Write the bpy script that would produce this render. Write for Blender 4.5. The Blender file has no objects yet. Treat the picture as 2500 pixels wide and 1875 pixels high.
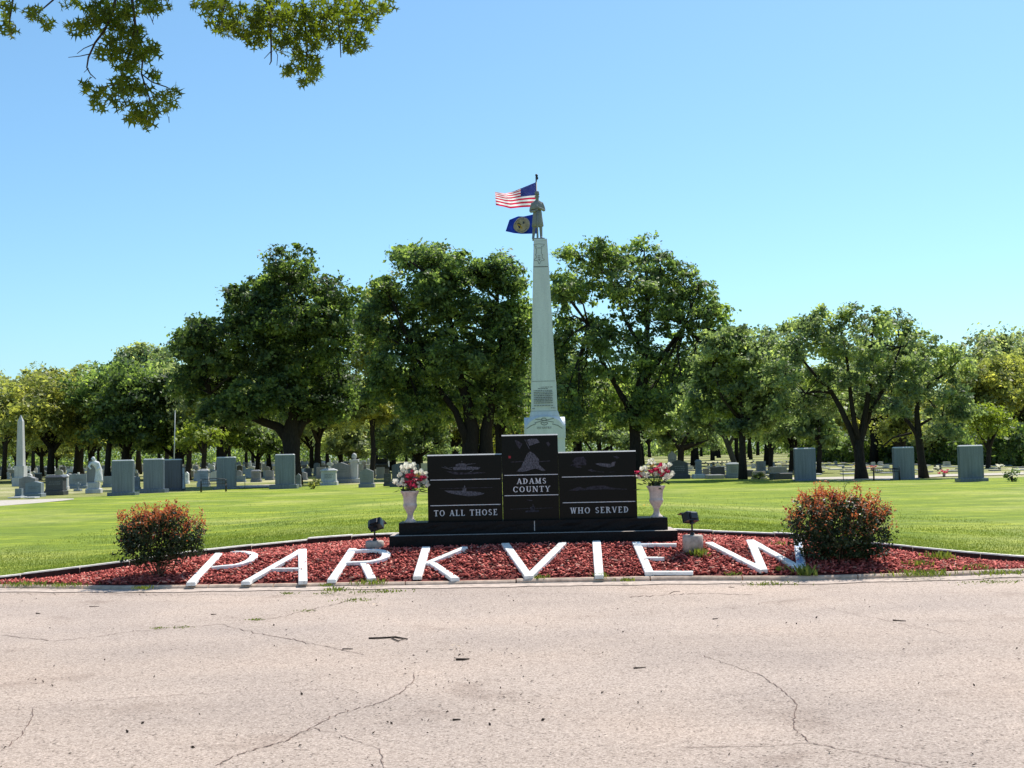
import bpy, bmesh, math, random
import numpy as np
from mathutils import Vector, Matrix
S = bpy.context.scene
COL = S.collection
R = math.radians
rnd = random.Random(7)

# ------------------------------------------------------------------ camera
F, W0, H0 = 3100.0, 2500.0, 1875.0
EYE = Vector((0, 0, 1.75))
PITCH, ROLL = math.atan(170 / F), R(1.2)
fwd = Vector((0, math.cos(PITCH), math.sin(PITCH)))
up0 = Vector((0, -math.sin(PITCH), math.cos(PITCH)))
rt0 = Vector((1, 0, 0))
rt = rt0 * math.cos(ROLL) - up0 * math.sin(ROLL)
up = up0 * math.cos(ROLL) + rt0 * math.sin(ROLL)
cd = bpy.data.cameras.new('camera')
cd.sensor_width = 36; cd.lens = 36 * F / W0; cd.clip_start = 0.1; cd.clip_end = 6000
cam = bpy.data.objects.new('camera', cd); COL.objects.link(cam)
M = Matrix((rt, up, -fwd)).transposed().to_4x4(); M.translation = EYE
cam.matrix_world = M
S.camera = cam
# ------------------------------------------------------------------ world, sun, exposure
SUN_EL, SUN_AZ = R(58.5), R(37)
w = bpy.data.worlds.new('World'); S.world = w; w.use_nodes = True
nt = w.node_tree; bg = nt.nodes['Background']
sk = nt.nodes.new('ShaderNodeTexSky'); sk.sky_type = 'NISHITA'; sk.sun_disc = False
sk.sun_elevation = SUN_EL; sk.sun_rotation = SUN_AZ
sk.altitude = 500; sk.air_density = 1.0; sk.dust_density = 1.4; sk.ozone_density = 2.0
tint = nt.nodes.new('ShaderNodeMixRGB'); tint.blend_type = 'MULTIPLY'; tint.inputs[0].default_value = 1
tint.inputs[2].default_value = (0.80, 1.09, 1.17, 1)
nt.links.new(sk.outputs[0], tint.inputs[1]); nt.links.new(tint.outputs[0], bg.inputs[0])
bg.inputs[1].default_value = 0.112
sl = bpy.data.lights.new('sun', 'SUN'); sl.energy = 5.0; sl.angle = R(0.5); sl.color = (1, 0.955, 0.88)
so = bpy.data.objects.new('sun', sl); COL.objects.link(so)
sdir = Vector((math.sin(SUN_AZ) * math.cos(SUN_EL), math.cos(SUN_AZ) * math.cos(SUN_EL), math.sin(SUN_EL)))
so.rotation_euler = sdir.to_track_quat('Z', 'Y').to_euler(); so.location = (0, 0, 30)
S.view_settings.view_transform = 'Standard'; S.view_settings.look = 'None'
S.view_settings.exposure = 0.42; S.view_settings.gamma = 1

# ------------------------------------------------------------------ pixel -> world helpers (photo pixels, 2500 x 1875)
def ray(px, py):
    return fwd * F + rt * (px - W0 / 2) - up * (py - H0 / 2)
def G(px, py, z=0.0):
    d = ray(px, py); t = (z - EYE.z) / d.z
    return EYE + d * t
def A(px, py, Y):
    d = ray(px, py); return EYE + d * (Y / d.y)
def onsurf(px, py, fz, dz=0.0):
    d = ray(px, py); d = d / d.y; y = 13.0; st = 0.12
    while y < 400:                                  # walk along the ray to the first ground it meets
        p = EYE + d * y
        if p.z < fz(p.x, p.y) + dz: break
        y += st; st = 0.12 if y < 26 else y * .02
    lo, hi = y - st, y
    for _ in range(24):
        m = (lo + hi) / 2; p = EYE + d * m
        if p.z < fz(p.x, p.y) + dz: hi = m
        else: lo = m
    return EYE + d * hi
def mpp(Y): return Y / F            # metres per photo pixel

# ------------------------------------------------------------------ materials
def newmat(name):
    m = bpy.data.materials.new(name); m.use_nodes = True
    return m, m.node_tree, m.node_tree.nodes['Principled BSDF']
def N(nt, t, **kw):
    n = nt.nodes.new(t)
    for k, v in kw.items(): setattr(n, k, v)
    return n
def noise(nt, scale, detail=4, rough=0.6, vec=None):
    n = N(nt, 'ShaderNodeTexNoise'); n.inputs['Scale'].default_value = scale
    n.inputs['Detail'].default_value = detail; n.inputs['Roughness'].default_value = rough
    if vec is not None: nt.links.new(vec, n.inputs['Vector'])
    return n
def ramp(nt, src, stops):
    r = N(nt, 'ShaderNodeValToRGB'); e = r.color_ramp.elements
    while len(e) < len(stops): e.new(0.5)
    for i, (p, c) in enumerate(stops):
        e[i].position = p; e[i].color = (*c, 1) if len(c) == 3 else c
    nt.links.new(src, r.inputs[0]); return r
def mix(nt, a, b, fac, mode='MIX'):
    m = N(nt, 'ShaderNodeMixRGB', blend_type=mode)
    for i, s in ((0, fac), (1, a), (2, b)):
        if hasattr(s, 'links'): nt.links.new(s, m.inputs[i])
        else: m.inputs[i].default_value = s if isinstance(s, (int, float)) else (*s, 1)
    return m.outputs[0]
def objco(nt, scale=None):
    t = N(nt, 'ShaderNodeTexCoord')
    if scale is None: return t.outputs['Object']
    mp = N(nt, 'ShaderNodeMapping'); mp.inputs['Scale'].default_value = scale
    nt.links.new(t.outputs['Object'], mp.inputs[0]); return mp.outputs[0]
def bump(nt, bs, src, strength, dist=0.02):
    b = N(nt, 'ShaderNodeBump'); b.inputs['Strength'].default_value = strength; b.inputs['Distance'].default_value = dist
    nt.links.new(src, b.inputs['Height']); nt.links.new(b.outputs[0], bs.inputs['Normal'])
def simple(name, col, rough=0.6, scale=8, var=0.25, spec=0.3, metal=0.0, bmp=0.0, stretch=None):
    m, nt, bs = newmat(name)
    n = noise(nt, scale, 5, 0.65, objco(nt, stretch))
    lo = tuple(c * (1 - var) for c in col); hi = tuple(min(1, c * (1 + var)) for c in col)
    r = ramp(nt, n.outputs['Fac'], [(0.3, lo), (0.7, hi)])
    nt.links.new(r.outputs[0], bs.inputs['Base Color'])
    bs.inputs['Roughness'].default_value = rough; bs.inputs['Specular IOR Level'].default_value = spec; bs.inputs['Metallic'].default_value = metal
    if bmp: bump(nt, bs, n.outputs['Fac'], bmp)
    return m
def leafmat(name, col, hi, trans=0.35, spec=0.35, tcol=None, rough=0.5, clump=0):
    m, nt, bs = newmat(name)
    g = N(nt, 'ShaderNodeNewGeometry')
    big = noise(nt, 0.45, 2, 0.5, objco(nt))
    c1 = mix(nt, col, hi, g.outputs['Random Per Island'])
    v = ramp(nt, big.outputs['Fac'], [(0.3, (0.75, 0.8, 0.8)), (0.7, (1.25, 1.2, 1.0))])
    c2 = mix(nt, c1, v.outputs[0], 1.0, 'MULTIPLY')
    if clump:
        sm = noise(nt, clump, 3, 0.6, objco(nt)); v2 = ramp(nt, sm.outputs['Fac'], [(0.36, (0.46, 0.54, 0.6)), (0.5, (0.98, 1.0, 1.0)), (0.63, (1.95, 1.85, 1.5))])  # paints sunlit tips and dark depths into the leaf colour by clump
        c2 = mix(nt, c2, v2.outputs[0], 1.0, 'MULTIPLY')
    nt.links.new(c2, bs.inputs['Base Color'])
    bs.inputs['Roughness'].default_value = rough; bs.inputs['Specular IOR Level'].default_value = spec
    tr = N(nt, 'ShaderNodeBsdfTranslucent')
    tc = mix(nt, c2, tcol or (1.9, 2.0, 0.9), 1.0, 'MULTIPLY'); nt.links.new(tc, tr.inputs[0])
    ms = N(nt, 'ShaderNodeMixShader'); ms.inputs[0].default_value = trans
    nt.links.new(bs.outputs[0], ms.inputs[1]); nt.links.new(tr.outputs[0], ms.inputs[2])
    nt.links.new(ms.outputs[0], nt.nodes['Material Output'].inputs['Surface'])
    return m
def clothmat(name, col, var=0.15):
    m, nt, bs = newmat(name)
    n = noise(nt, 4, 3, 0.6, objco(nt)); r = ramp(nt, n.outputs['Fac'], [(0.3, tuple(c * (1 - var) for c in col)), (0.7, tuple(min(1, c * (1 + var)) for c in col))])
    nt.links.new(r.outputs[0], bs.inputs['Base Color']); bs.inputs['Roughness'].default_value = 0.85; bs.inputs['Specular IOR Level'].default_value = 0.1
    tr = N(nt, 'ShaderNodeBsdfTranslucent'); nt.links.new(r.outputs[0], tr.inputs[0])
    ms = N(nt, 'ShaderNodeMixShader'); ms.inputs[0].default_value = 0.6
    nt.links.new(bs.outputs[0], ms.inputs[1]); nt.links.new(tr.outputs[0], ms.inputs[2]); nt.links.new(ms.outputs[0], nt.nodes['Material Output'].inputs['Surface'])
    return m
def islandmat(name, c1, c2, rough=0.8, spec=0.2):
    m, nt, bs = newmat(name)
    g = N(nt, 'ShaderNodeNewGeometry')
    r = ramp(nt, g.outputs['Random Per Island'], [(0.0, (c1[0] * .5, c1[1], c1[2])), (0.12, c1), (0.9, c2), (0.96, (c2[0] * .9, c2[0] * .5, c2[0] * .38)), (1.0, (c2[0] * .55, c2[0] * .3, c2[0] * .22))])
    n = noise(nt, 60, 3, 0.6, objco(nt))
    v = ramp(nt, n.outputs['Fac'], [(0.3, (0.7, 0.7, 0.7)), (0.7, (1.2, 1.2, 1.2))])
    nt.links.new(mix(nt, r.outputs[0], v.outputs[0], 1.0, 'MULTIPLY'), bs.inputs['Base Color'])
    bs.inputs['Roughness'].default_value = rough; bs.inputs['Specular IOR Level'].default_value = spec
    return m

def road_mat():
    m, nt, bs = newmat('road_aggregate')
    co = objco(nt)
    fine = noise(nt, 48, 7, 0.9, co); mid = noise(nt, 14, 4, 0.6, co); big = noise(nt, 0.35, 3, 0.5, co)
    st = noise(nt, 0.22, 4, 0.6, objco(nt, (0.25, 2.2, 1)))
    c = ramp(nt, fine.outputs['Fac'], [(0.39, (0.115, 0.088, 0.074)), (0.45, (0.37, 0.294, 0.247)), (0.56, (0.525, 0.425, 0.358)), (0.64, (0.79, 0.675, 0.60))])
    b = ramp(nt, big.outputs['Fac'], [(0.32, (0.87, 0.88, 0.90)), (0.5, (1, 1, 1)), (0.7, (1.08, 1.05, 1.02))])
    s = ramp(nt, st.outputs['Fac'], [(0.35, (0.94, 0.93, 0.92)), (0.65, (1.05, 1.04, 1.03))])
    d = ramp(nt, mid.outputs['Fac'], [(0.32, (0.84, 0.83, 0.82)), (0.5, (0.98, 0.98, 0.98)), (0.68, (1.06, 1.06, 1.06))])
    vo = N(nt, 'ShaderNodeTexVoronoi'); vo.inputs['Scale'].default_value = 70; nt.links.new(co, vo.inputs['Vector'])
    pits = ramp(nt, vo.outputs['Color'], [(0.08, (0.22, 0.20, 0.19)), (0.26, (0.95, 0.95, 0.95)), (0.86, (1, 1, 1)), (0.95, (1.35, 1.33, 1.3))])
    col = mix(nt, c.outputs[0], b.outputs[0], 1, 'MULTIPLY'); col = mix(nt, col, s.outputs[0], 1, 'MULTIPLY')
    sp = noise(nt, 0.9, 5, 0.65, co); so_ = ramp(nt, sp.outputs['Fac'], [(0.30, (0.76, 0.74, 0.73)), (0.42, (0.97, 0.97, 0.97)), (0.62, (1.0, 1.0, 1.0)), (0.72, (1.07, 1.06, 1.05))])
    col = mix(nt, col, so_.outputs[0], 1, 'MULTIPLY')
    col = mix(nt, col, d.outputs[0], 1, 'MULTIPLY'); col = mix(nt, col, pits.outputs[0], 0.8, 'MULTIPLY')
    nt.links.new(col, bs.inputs['Base Color']); bs.inputs['Roughness'].default_value = 0.92; bs.inputs['Specular IOR Level'].default_value = 0.15
    bump(nt, bs, fine.outputs['Fac'], 0.7, 0.012); return m
def grass_mat(name, stops, s1=0.16, dry=0.5, drycol=(0.42, 0.42, 0.15)):
    m, nt, bs = newmat(name); co = objco(nt)
    mow = noise(nt, 1.0, 6, 0.65, objco(nt, (0.28, 0.75, 1)))
    fine = noise(nt, 26, 5, 0.75, co); big = noise(nt, s1, 3, 0.5, co); mid = noise(nt, 2.2, 5, 0.7, co)
    c = ramp(nt, mow.outputs['Fac'], stops)
    f = ramp(nt, fine.outputs['Fac'], [(0.3, (0.55, 0.58, 0.5)), (0.7, (1.35, 1.3, 1.2))])
    md = ramp(nt, mid.outputs['Fac'], [(0.35, (0.78, 0.82, 0.8)), (0.65, (1.18, 1.14, 1.1))])
    dr = ramp(nt, big.outputs['Fac'], [(0.5, (0, 0, 0)), (0.66, (dry, dry, dry))])
    col = mix(nt, c.outputs[0], drycol, dr.outputs[0])
    col = mix(nt, col, f.outputs[0], 1, 'MULTIPLY'); col = mix(nt, col, md.outputs[0], 1, 'MULTIPLY')
    nt.links.new(col, bs.inputs['Base Color']); bs.inputs['Roughness'].default_value = 0.85; bs.inputs['Specular IOR Level'].default_value = 0.1
    bump(nt, bs, fine.outputs['Fac'], 0.8, 0.04); return m
def granite_mat(name, c1, c2, rough, streak=0.0, speck=90, spec=0.5):
    m, nt, bs = newmat(name); co = objco(nt)
    n = noise(nt, speck, 3, 0.8, co); r = ramp(nt, n.outputs['Fac'], [(0.35, c1), (0.65, c2)])
    col = r.outputs[0]
    if streak:
        st = noise(nt, 2.2, 4, 0.6, objco(nt, (3.0, 3.0, 0.25)))
        v = ramp(nt, st.outputs['Fac'], [(0.35, (1 - streak,) * 3), (0.65, (1 + streak,) * 3)])
        col = mix(nt, col, v.outputs[0], 1, 'MULTIPLY')
    nt.links.new(col, bs.inputs['Base Color']); bs.inputs['Roughness'].default_value = rough; bs.inputs['Specular IOR Level'].default_value = spec
    return m
def paint_mat():
    m, nt, bs = newmat('white_letter_paint'); co = objco(nt)
    n = noise(nt, 9, 6, 0.7, co); g = noise(nt, 1.2, 2, 0.5, co)
    c = ramp(nt, n.outputs['Fac'], [(0.30, (0.40, 0.37, 0.33)), (0.40, (0.72, 0.70, 0.66)), (0.52, (0.86, 0.86, 0.84))])
    w_ = ramp(nt, g.outputs['Fac'], [(0.35, (0.80, 0.79, 0.76)), (0.6, (1, 1, 1))])
    c = N(nt, 'ShaderNodeMixRGB', blend_type='MULTIPLY'); c.inputs[0].default_value = 1; nt.links.new(ramp(nt, n.outputs['Fac'], [(0.30, (0.40, 0.37, 0.33)), (0.40, (0.74, 0.72, 0.68)), (0.52, (0.88, 0.88, 0.86))]).outputs[0], c.inputs[1]); nt.links.new(w_.outputs[0], c.inputs[2])
    nt.links.new(c.outputs[0], bs.inputs['Base Color']); bs.inputs['Roughness'].default_value = 0.6; bs.inputs['Specular IOR Level'].default_value = 0.25
    bump(nt, bs, n.outputs['Fac'], 0.15); return m
def chip_mat():
    m, nt, bs = newmat('blue_chipped_paint'); co = objco(nt)
    n = noise(nt, 16, 4, 0.7, co)
    c = ramp(nt, n.outputs['Fac'], [(0.42, (0.20, 0.31, 0.52)), (0.5, (0.33, 0.42, 0.56)), (0.56, (0.8, 0.8, 0.8))])
    nt.links.new(c.outputs[0], bs.inputs['Base Color']); bs.inputs['Roughness'].default_value = 0.6; return m

MT = dict(
    road=road_mat(),
    crack=simple('road_crack_fill', (0.15, 0.10, 0.08), 0.95, 30, 0.5),
    gutter=simple('gutter_concrete', (0.44, 0.355, 0.30), 0.9, 9, 0.35, 0.15, bmp=0.2),
    kerb=simple('kerb_concrete', (0.56, 0.42, 0.32), 0.9, 10, 0.3, 0.15, bmp=0.3),
    stonekerb=simple('pale_kerb_stone', (0.66, 0.61, 0.53), 0.9, 9, 0.3, 0.15, bmp=0.3),
    edgeface=simple('shaded_soil_edging', (0.05, 0.035, 0.028), 0.95, 12, 0.5, 0.1),  # dark brown puts the front face's shade into the colour, with the soil
    concrete=simple('concrete', (0.42, 0.36, 0.31), 0.9, 14, 0.25, 0.15, bmp=0.2),
    path=simple('path_concrete', (0.43, 0.385, 0.33), 0.9, 5, 0.2, 0.15),
    lawn=grass_mat('lawn_grass', [(0.32, (0.13, 0.190, 0.036)), (0.5, (0.20, 0.265, 0.036)), (0.68, (0.35, 0.39, 0.045))]),
    field=grass_mat('cemetery_grass', [(0.3, (0.11, 0.135, 0.045)), (0.5, (0.22, 0.235, 0.08)), (0.7, (0.40, 0.385, 0.19))], 0.08, 0.8, (0.50, 0.45, 0.31)),
    soil=simple('soil', (0.12, 0.07, 0.05), 0.95, 20, 0.4),
    mulch=islandmat('red_mulch', (0.22, 0.028, 0.024), (0.72, 0.185, 0.145), 0.85),
    mulchbed=simple('mulch_bed', (0.12, 0.022, 0.018), 0.95, 40, 0.6),
    blade=leafmat('grass_blade', (0.13, 0.18, 0.026), (0.28, 0.325, 0.045), 0.3, 0.1, (1.2, 1.2, 0.8)),
    weed=leafmat('weed_leaf', (0.08, 0.115, 0.025), (0.21, 0.235, 0.06), 0.3, 0.2),
    white=paint_mat(), chip=chip_mat(),
    black=granite_mat('black_granite', (0.002, 0.002, 0.0025), (0.006, 0.0055, 0.006), 0.22, 0, 300, 0.13),
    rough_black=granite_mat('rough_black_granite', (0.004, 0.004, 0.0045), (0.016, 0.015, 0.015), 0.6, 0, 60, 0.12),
    edge=granite_mat('unpolished_granite_edge', (0.30, 0.30, 0.30), (0.55, 0.54, 0.52), 0.7, 0, 80, 0.3),  # unpolished grey, its paleness also standing in for sun on the tablet edges
    etchlett=simple('carved_white_lettering', (0.62, 0.62, 0.64), 0.8, 40, 0.15),
    etch=simple('laser_etching', (0.085, 0.085, 0.10), 0.8, 45, 0.95, 0.1),
    etch2=simple('faint_laser_etching', (0.036, 0.034, 0.042), 0.85, 30, 0.9, 0.1),
    red=simple('red_etched_mark', (0.3, 0.02, 0.03), 0.7),
    slab=granite_mat('blue_grey_granite', (0.065, 0.09, 0.125), (0.155, 0.19, 0.235), 0.2, 0.2, 70, 0.6),
    slabdark=granite_mat('dark_blue_granite', (0.015, 0.026, 0.055), (0.04, 0.06, 0.10), 0.2, 0.25, 70, 0.55),
    slabedge=granite_mat('sunlit_granite_top', (0.36, 0.38, 0.40), (0.6, 0.6, 0.6), 0.6, 0.0, 50, 0.3),  # paler than the slabs: sun on their top edges painted in
    monument=granite_mat('pale_grey_granite', (0.50, 0.53, 0.575), (0.66, 0.685, 0.715), 0.6, 0.06, 40, 0.3),
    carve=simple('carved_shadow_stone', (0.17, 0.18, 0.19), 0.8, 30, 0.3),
    statue=granite_mat('weathered_statue_granite', (0.17, 0.175, 0.18), (0.27, 0.275, 0.28), 0.75, 0.12, 25, 0.2),
    gpale=granite_mat('pale_gravestone', (0.38, 0.38, 0.385), (0.56, 0.555, 0.545), 0.7, 0.12, 30, 0.3),
    gmid=granite_mat('grey_gravestone', (0.15, 0.155, 0.165), (0.26, 0.26, 0.27), 0.6, 0.12, 30, 0.3),
    gteal=granite_mat('bluish_gravestone', (0.15, 0.185, 0.21), (0.25, 0.285, 0.31), 0.6, 0.1, 30, 0.3),
    gdark=granite_mat('dark_gravestone', (0.035, 0.035, 0.04), (0.09, 0.09, 0.095), 0.4, 0.1, 30, 0.4),
    gtan=granite_mat('tan_gravestone', (0.30, 0.25, 0.20), (0.45, 0.40, 0.34), 0.7, 0.15, 30, 0.3),
    marble=granite_mat('white_marble', (0.6, 0.6, 0.6), (0.78, 0.78, 0.78), 0.6, 0.1, 12, 0.3),
    urn=simple('urn_stone', (0.52, 0.44, 0.385), 0.85, 12, 0.3, 0.2, bmp=0.2),
    blackmetal=simple('black_painted_metal', (0.012, 0.012, 0.013), 0.35, 20, 0.3, 0.5),
    lens=simple('lamp_glass', (0.10, 0.14, 0.15), 0.1, 5, 0.2, 0.6),
    iron=simple('dark_iron', (0.014, 0.014, 0.015), 0.5, 20, 0.3, 0.4),
    pole=simple('pale_pole_metal', (0.5, 0.52, 0.52), 0.4, 5, 0.1, 0.5),
    poledark=simple('grey_pole_metal', (0.16, 0.17, 0.19), 0.4, 5, 0.1, 0.5),
    bark=simple('bark', (0.032, 0.026, 0.022), 0.95, 7, 0.5, 0.1, bmp=0.6, stretch=(3, 3, 0.5)),
    barkgrey=simple('grey_bark', (0.065, 0.058, 0.05), 0.95, 7, 0.5, 0.1, bmp=0.6, stretch=(3, 3, 0.5)),
    twig=simple('twig_bark', (0.05, 0.035, 0.025), 0.9, 30, 0.4),
    stem=simple('rose_stem', (0.16, 0.09, 0.06), 0.9, 30, 0.4),
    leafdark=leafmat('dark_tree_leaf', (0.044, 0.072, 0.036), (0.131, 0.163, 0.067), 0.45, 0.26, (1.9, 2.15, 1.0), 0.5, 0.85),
    leafmid=leafmat('mid_tree_leaf', (0.079, 0.118, 0.058), (0.215, 0.258, 0.108), 0.47, 0.26, (1.8, 2.0, 1.0), 0.5, 0.85),
    leafgrey=leafmat('grey_green_leaf', (0.116, 0.154, 0.096), (0.273, 0.309, 0.177), 0.47, 0.26, (1.75, 1.9, 1.0), 0.5, 0.85),
    leafyel=leafmat('yellow_green_leaf', (0.163, 0.176, 0.064), (0.326, 0.318, 0.120), 0.47, 0.26, (1.7, 1.8, 0.95), 0.5, 0.85),
    leafpale=leafmat('pale_green_leaf', (0.184, 0.214, 0.140), (0.347, 0.370, 0.218), 0.47, 0.26, (1.7, 1.8, 1.0), 0.5, 0.85),
    leafbright=leafmat('bright_green_leaf', (0.12, 0.16, 0.03), (0.24, 0.28, 0.06), 0.45),
    oak=leafmat('oak_leaf', (0.034, 0.050, 0.013), (0.088, 0.112, 0.022), 0.55, 0.15, (3.5, 3.4, 0.8)),
    rosegreen=leafmat('rose_leaf', (0.012, 0.024, 0.010), (0.045, 0.066, 0.024), 0.14, 0.32, None, 0.4),
    rosered=leafmat('red_new_rose_leaf', (0.42, 0.085, 0.045), (0.74, 0.30, 0.12), 0.4, 0.4, (1.2, 0.9, 0.6)),
    rosepink=leafmat('pink_rose_petal', (0.5, 0.03, 0.09), (0.65, 0.08, 0.14), 0.3, 0.3, (1.1, 1, 1)),
    petalwhite=leafmat('white_petal', (0.84, 0.80, 0.76), (0.93, 0.91, 0.88), 0.4, 0.3, (1, 1, 0.95)),
    petalred=leafmat('crimson_petal', (0.45, 0.015, 0.07), (0.75, 0.08, 0.20), 0.25, 0.3, (1.1, 1, 1)),
    petalyel=leafmat('yellow_petal', (0.55, 0.38, 0.08), (0.7, 0.5, 0.15), 0.25, 0.3, (1, 1, 1)),
    flagred=clothmat('flag_red', (0.62, 0.02, 0.07), 0.25),
    flagwhite=clothmat('flag_white', (0.9, 0.88, 0.9), 0.25),
    flagblue=clothmat('flag_navy', (0.03, 0.04, 0.19), 0.25),
    stateblue=clothmat('state_flag_blue', (0.008, 0.022, 0.17), 0.3),
    gold=clothmat('seal_gold', (0.75, 0.5, 0.10), 0.25),
    sealpale=clothmat('seal_cream', (0.75, 0.62, 0.48), 0.25),
    sealdark=simple('seal_dark', (0.06, 0.06, 0.07), 0.7, 25, 0.5),
    tyre=simple('rubber', (0.015, 0.015, 0.015), 0.8),
    cartpaint=simple('dark_cart_body', (0.02, 0.022, 0.02), 0.4),
)

# ------------------------------------------------------------------ object helpers
def tag(o, label=None, cat=None, group=None, kind=None):
    for k, v in (('label', label), ('category', cat), ('group', group), ('kind', kind)):
        if v: o[k] = v
    return o
def thing(name, label, cat, loc=(0, 0, 0), rz=0.0, group=None):
    o = bpy.data.objects.new(name, None); COL.objects.link(o); o.empty_display_size = 0.2
    o.location = loc; o.rotation_euler = (0, 0, rz); return tag(o, label, cat, group)
class MB:
    def __init__(s): s.v, s.f, s.m, s.sm = [], [], [], []
    def add(s, vs, fs, m=0, smooth=False):
        k = len(s.v); s.v += [tuple(p) for p in vs]
        for f in fs: s.f.append(tuple(i + k for i in f)); s.m.append(m); s.sm.append(smooth)
        return s
    def box(s, c, d, m=0, rz=0.0, bev=0.0, taper=1.0):
        x, y, z = d[0] / 2, d[1] / 2, d[2] / 2; b = bev
        vs = []
        ring = lambda hx, hy, zz: [(-hx + b, -hy, zz), (hx - b, -hy, zz), (hx, -hy + b, zz), (hx, hy - b, zz), (hx - b, hy, zz), (-hx + b, hy, zz), (-hx, hy - b, zz), (-hx, -hy + b, zz)] if b else [(-hx, -hy, zz), (hx, -hy, zz), (hx, hy, zz), (-hx, hy, zz)]
        rings = [ring(x, y, -z)]
        if b:
            rings.append(ring(x * taper, y * taper, z - b)); rings.append(ring(x * taper - b, y * taper - b, z))
        else: rings.append(ring(x * taper, y * taper, z))
        n = len(rings[0])
        for r_ in rings: vs += r_
        fs = [tuple(range(n))[::-1]]
        for k in range(len(rings) - 1):
            for i in range(n): fs.append((k * n + i, k * n + (i + 1) % n, (k + 1) * n + (i + 1) % n, (k + 1) * n + i))
        fs.append(tuple(range((len(rings) - 1) * n, len(rings) * n)))
        ca, sa = math.cos(rz), math.sin(rz)
        vs = [(c[0] + px * ca - py * sa, c[1] + px * sa + py * ca, c[2] + pz) for px, py, pz in vs]
        return s.add(vs, fs, m)
    def tube(s, pts, rad, n=7, m=0, cap=True, smooth=True):
        pts = [Vector(p) for p in pts]
        if not hasattr(rad, '__len__'): rad = [rad] * len(pts)
        vs, fs = [], []; prev = None
        for i, p in enumerate(pts):
            t = (pts[min(i + 1, len(pts) - 1)] - pts[max(i - 1, 0)])
            t = t.normalized() if t.length > 1e-9 else Vector((0, 0, 1))
            a = prev if prev is not None else (Vector((1, 0, 0)) if abs(t.x) < 0.9 else Vector((0, 1, 0)))
            a = (a - t * a.dot(t)).normalized(); prev = a; b = t.cross(a)
            for k in range(n):
                an = 2 * math.pi * k / n
                vs.append(p + (a * math.cos(an) + b * math.sin(an)) * rad[i])
        for i in range(len(pts) - 1):
            for k in range(n): fs.append((i * n + k, i * n + (k + 1) % n, (i + 1) * n + (k + 1) % n, (i + 1) * n + k))
        if cap: fs += [tuple(range(n))[::-1], tuple(range((len(pts) - 1) * n, len(pts) * n))]
        return s.add(vs, fs, m, smooth)
    def lathe(s, prof, n=20, c=(0, 0, 0), m=0, sx=1.0, sy=1.0, smooth=True):
        vs, fs = [], []
        for r_, z in prof:
            for k in range(n):
                an = 2 * math.pi * k / n
                vs.append((c[0] + r_ * sx * math.cos(an), c[1] + r_ * sy * math.sin(an), c[2] + z))
        for i in range(len(prof) - 1):
            for k in range(n): fs.append((i * n + k, i * n + (k + 1) % n, (i + 1) * n + (k + 1) % n, (i + 1) * n + k))
        fs += [tuple(range(n))[::-1], tuple(range((len(prof) - 1) * n, len(prof) * n))]
        return s.add(vs, fs, m, smooth)
    def prism(s, poly, y0, y1, m=0, o=(0, 0, 0), side=None):   # polygon in x,z extruded along y (y0 front)
        n = len(poly)
        vs = [(o[0] + x, o[1] + y0, o[2] + z) for x, z in poly] + [(o[0] + x, o[1] + y1, o[2] + z) for x, z in poly]
        s.add(vs, [tuple(range(n)), tuple(range(n, 2 * n))[::-1]], m)
        return s.add(vs, [(i, i + n, (i + 1) % n + n, (i + 1) % n) for i in range(n)], m if side is None else side)
    def build(s, name, mats, parent=None, loc=None):
        me = bpy.data.meshes.new(name); me.from_pydata(s.v, [], s.f)
        for m in (mats if isinstance(mats, (list, tuple)) else [mats]): me.materials.append(m)
        me.polygons.foreach_set('material_index', s.m); me.polygons.foreach_set('use_smooth', s.sm); me.update()
        bm = bmesh.new(); bm.from_mesh(me); bmesh.ops.recalc_face_normals(bm, faces=bm.faces); bm.to_mesh(me); bm.free()
        o = bpy.data.objects.new(name, me); COL.objects.link(o)
        if parent: o.parent = parent
        if loc is not None: o.location = loc
        return o
def npmesh(name, verts, nper, mats, parent=None, mi=None, loc=None):
    """verts: (n, nper, 3) one n-gon per leaf"""
    n = len(verts); me = bpy.data.meshes.new(name)
    me.vertices.add(n * nper); me.vertices.foreach_set('co', np.ascontiguousarray(verts, dtype=np.float32).ravel())
    me.loops.add(n * nper); me.loops.foreach_set('vertex_index', np.arange(n * nper, dtype=np.int32))
    me.polygons.add(n); me.polygons.foreach_set('loop_start', np.arange(0, n * nper, nper, dtype=np.int32))
    me.polygons.foreach_set('loop_total', np.full(n, nper, dtype=np.int32))
    for m in (mats if isinstance(mats, (list, tuple)) else [mats]): me.materials.append(m)
    if mi is not None: me.polygons.foreach_set('material_index', np.asarray(mi, dtype=np.int32))
    me.update(calc_edges=True)
    o = bpy.data.objects.new(name, me); COL.objects.link(o)
    if parent: o.parent = parent
    if loc is not None: o.location = loc
    return o
def copy_tree(o, parent=None):
    c = o.copy(); COL.objects.link(c)
    if parent: c.parent = parent
    for ch in list(o.children): copy_tree(ch, c)
    return c
def frames(nrm, rs):
    nrm = nrm / (np.linalg.norm(nrm, axis=1, keepdims=True) + 1e-9)
    a = rs.normal(size=nrm.shape); a -= nrm * (a * nrm).sum(1, keepdims=True)
    a /= (np.linalg.norm(a, axis=1, keepdims=True) + 1e-9)
    return nrm, a, np.cross(nrm, a)
def leafquads(c, nrm, size, rs, asp=0.6, fold=0.15):
    n, a, b = frames(nrm, rs); s = size[:, None]
    return np.stack([c - a * s, c - b * s * asp + n * s * fold, c + a * s, c + b * s * asp + n * s * fold], axis=1)
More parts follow.
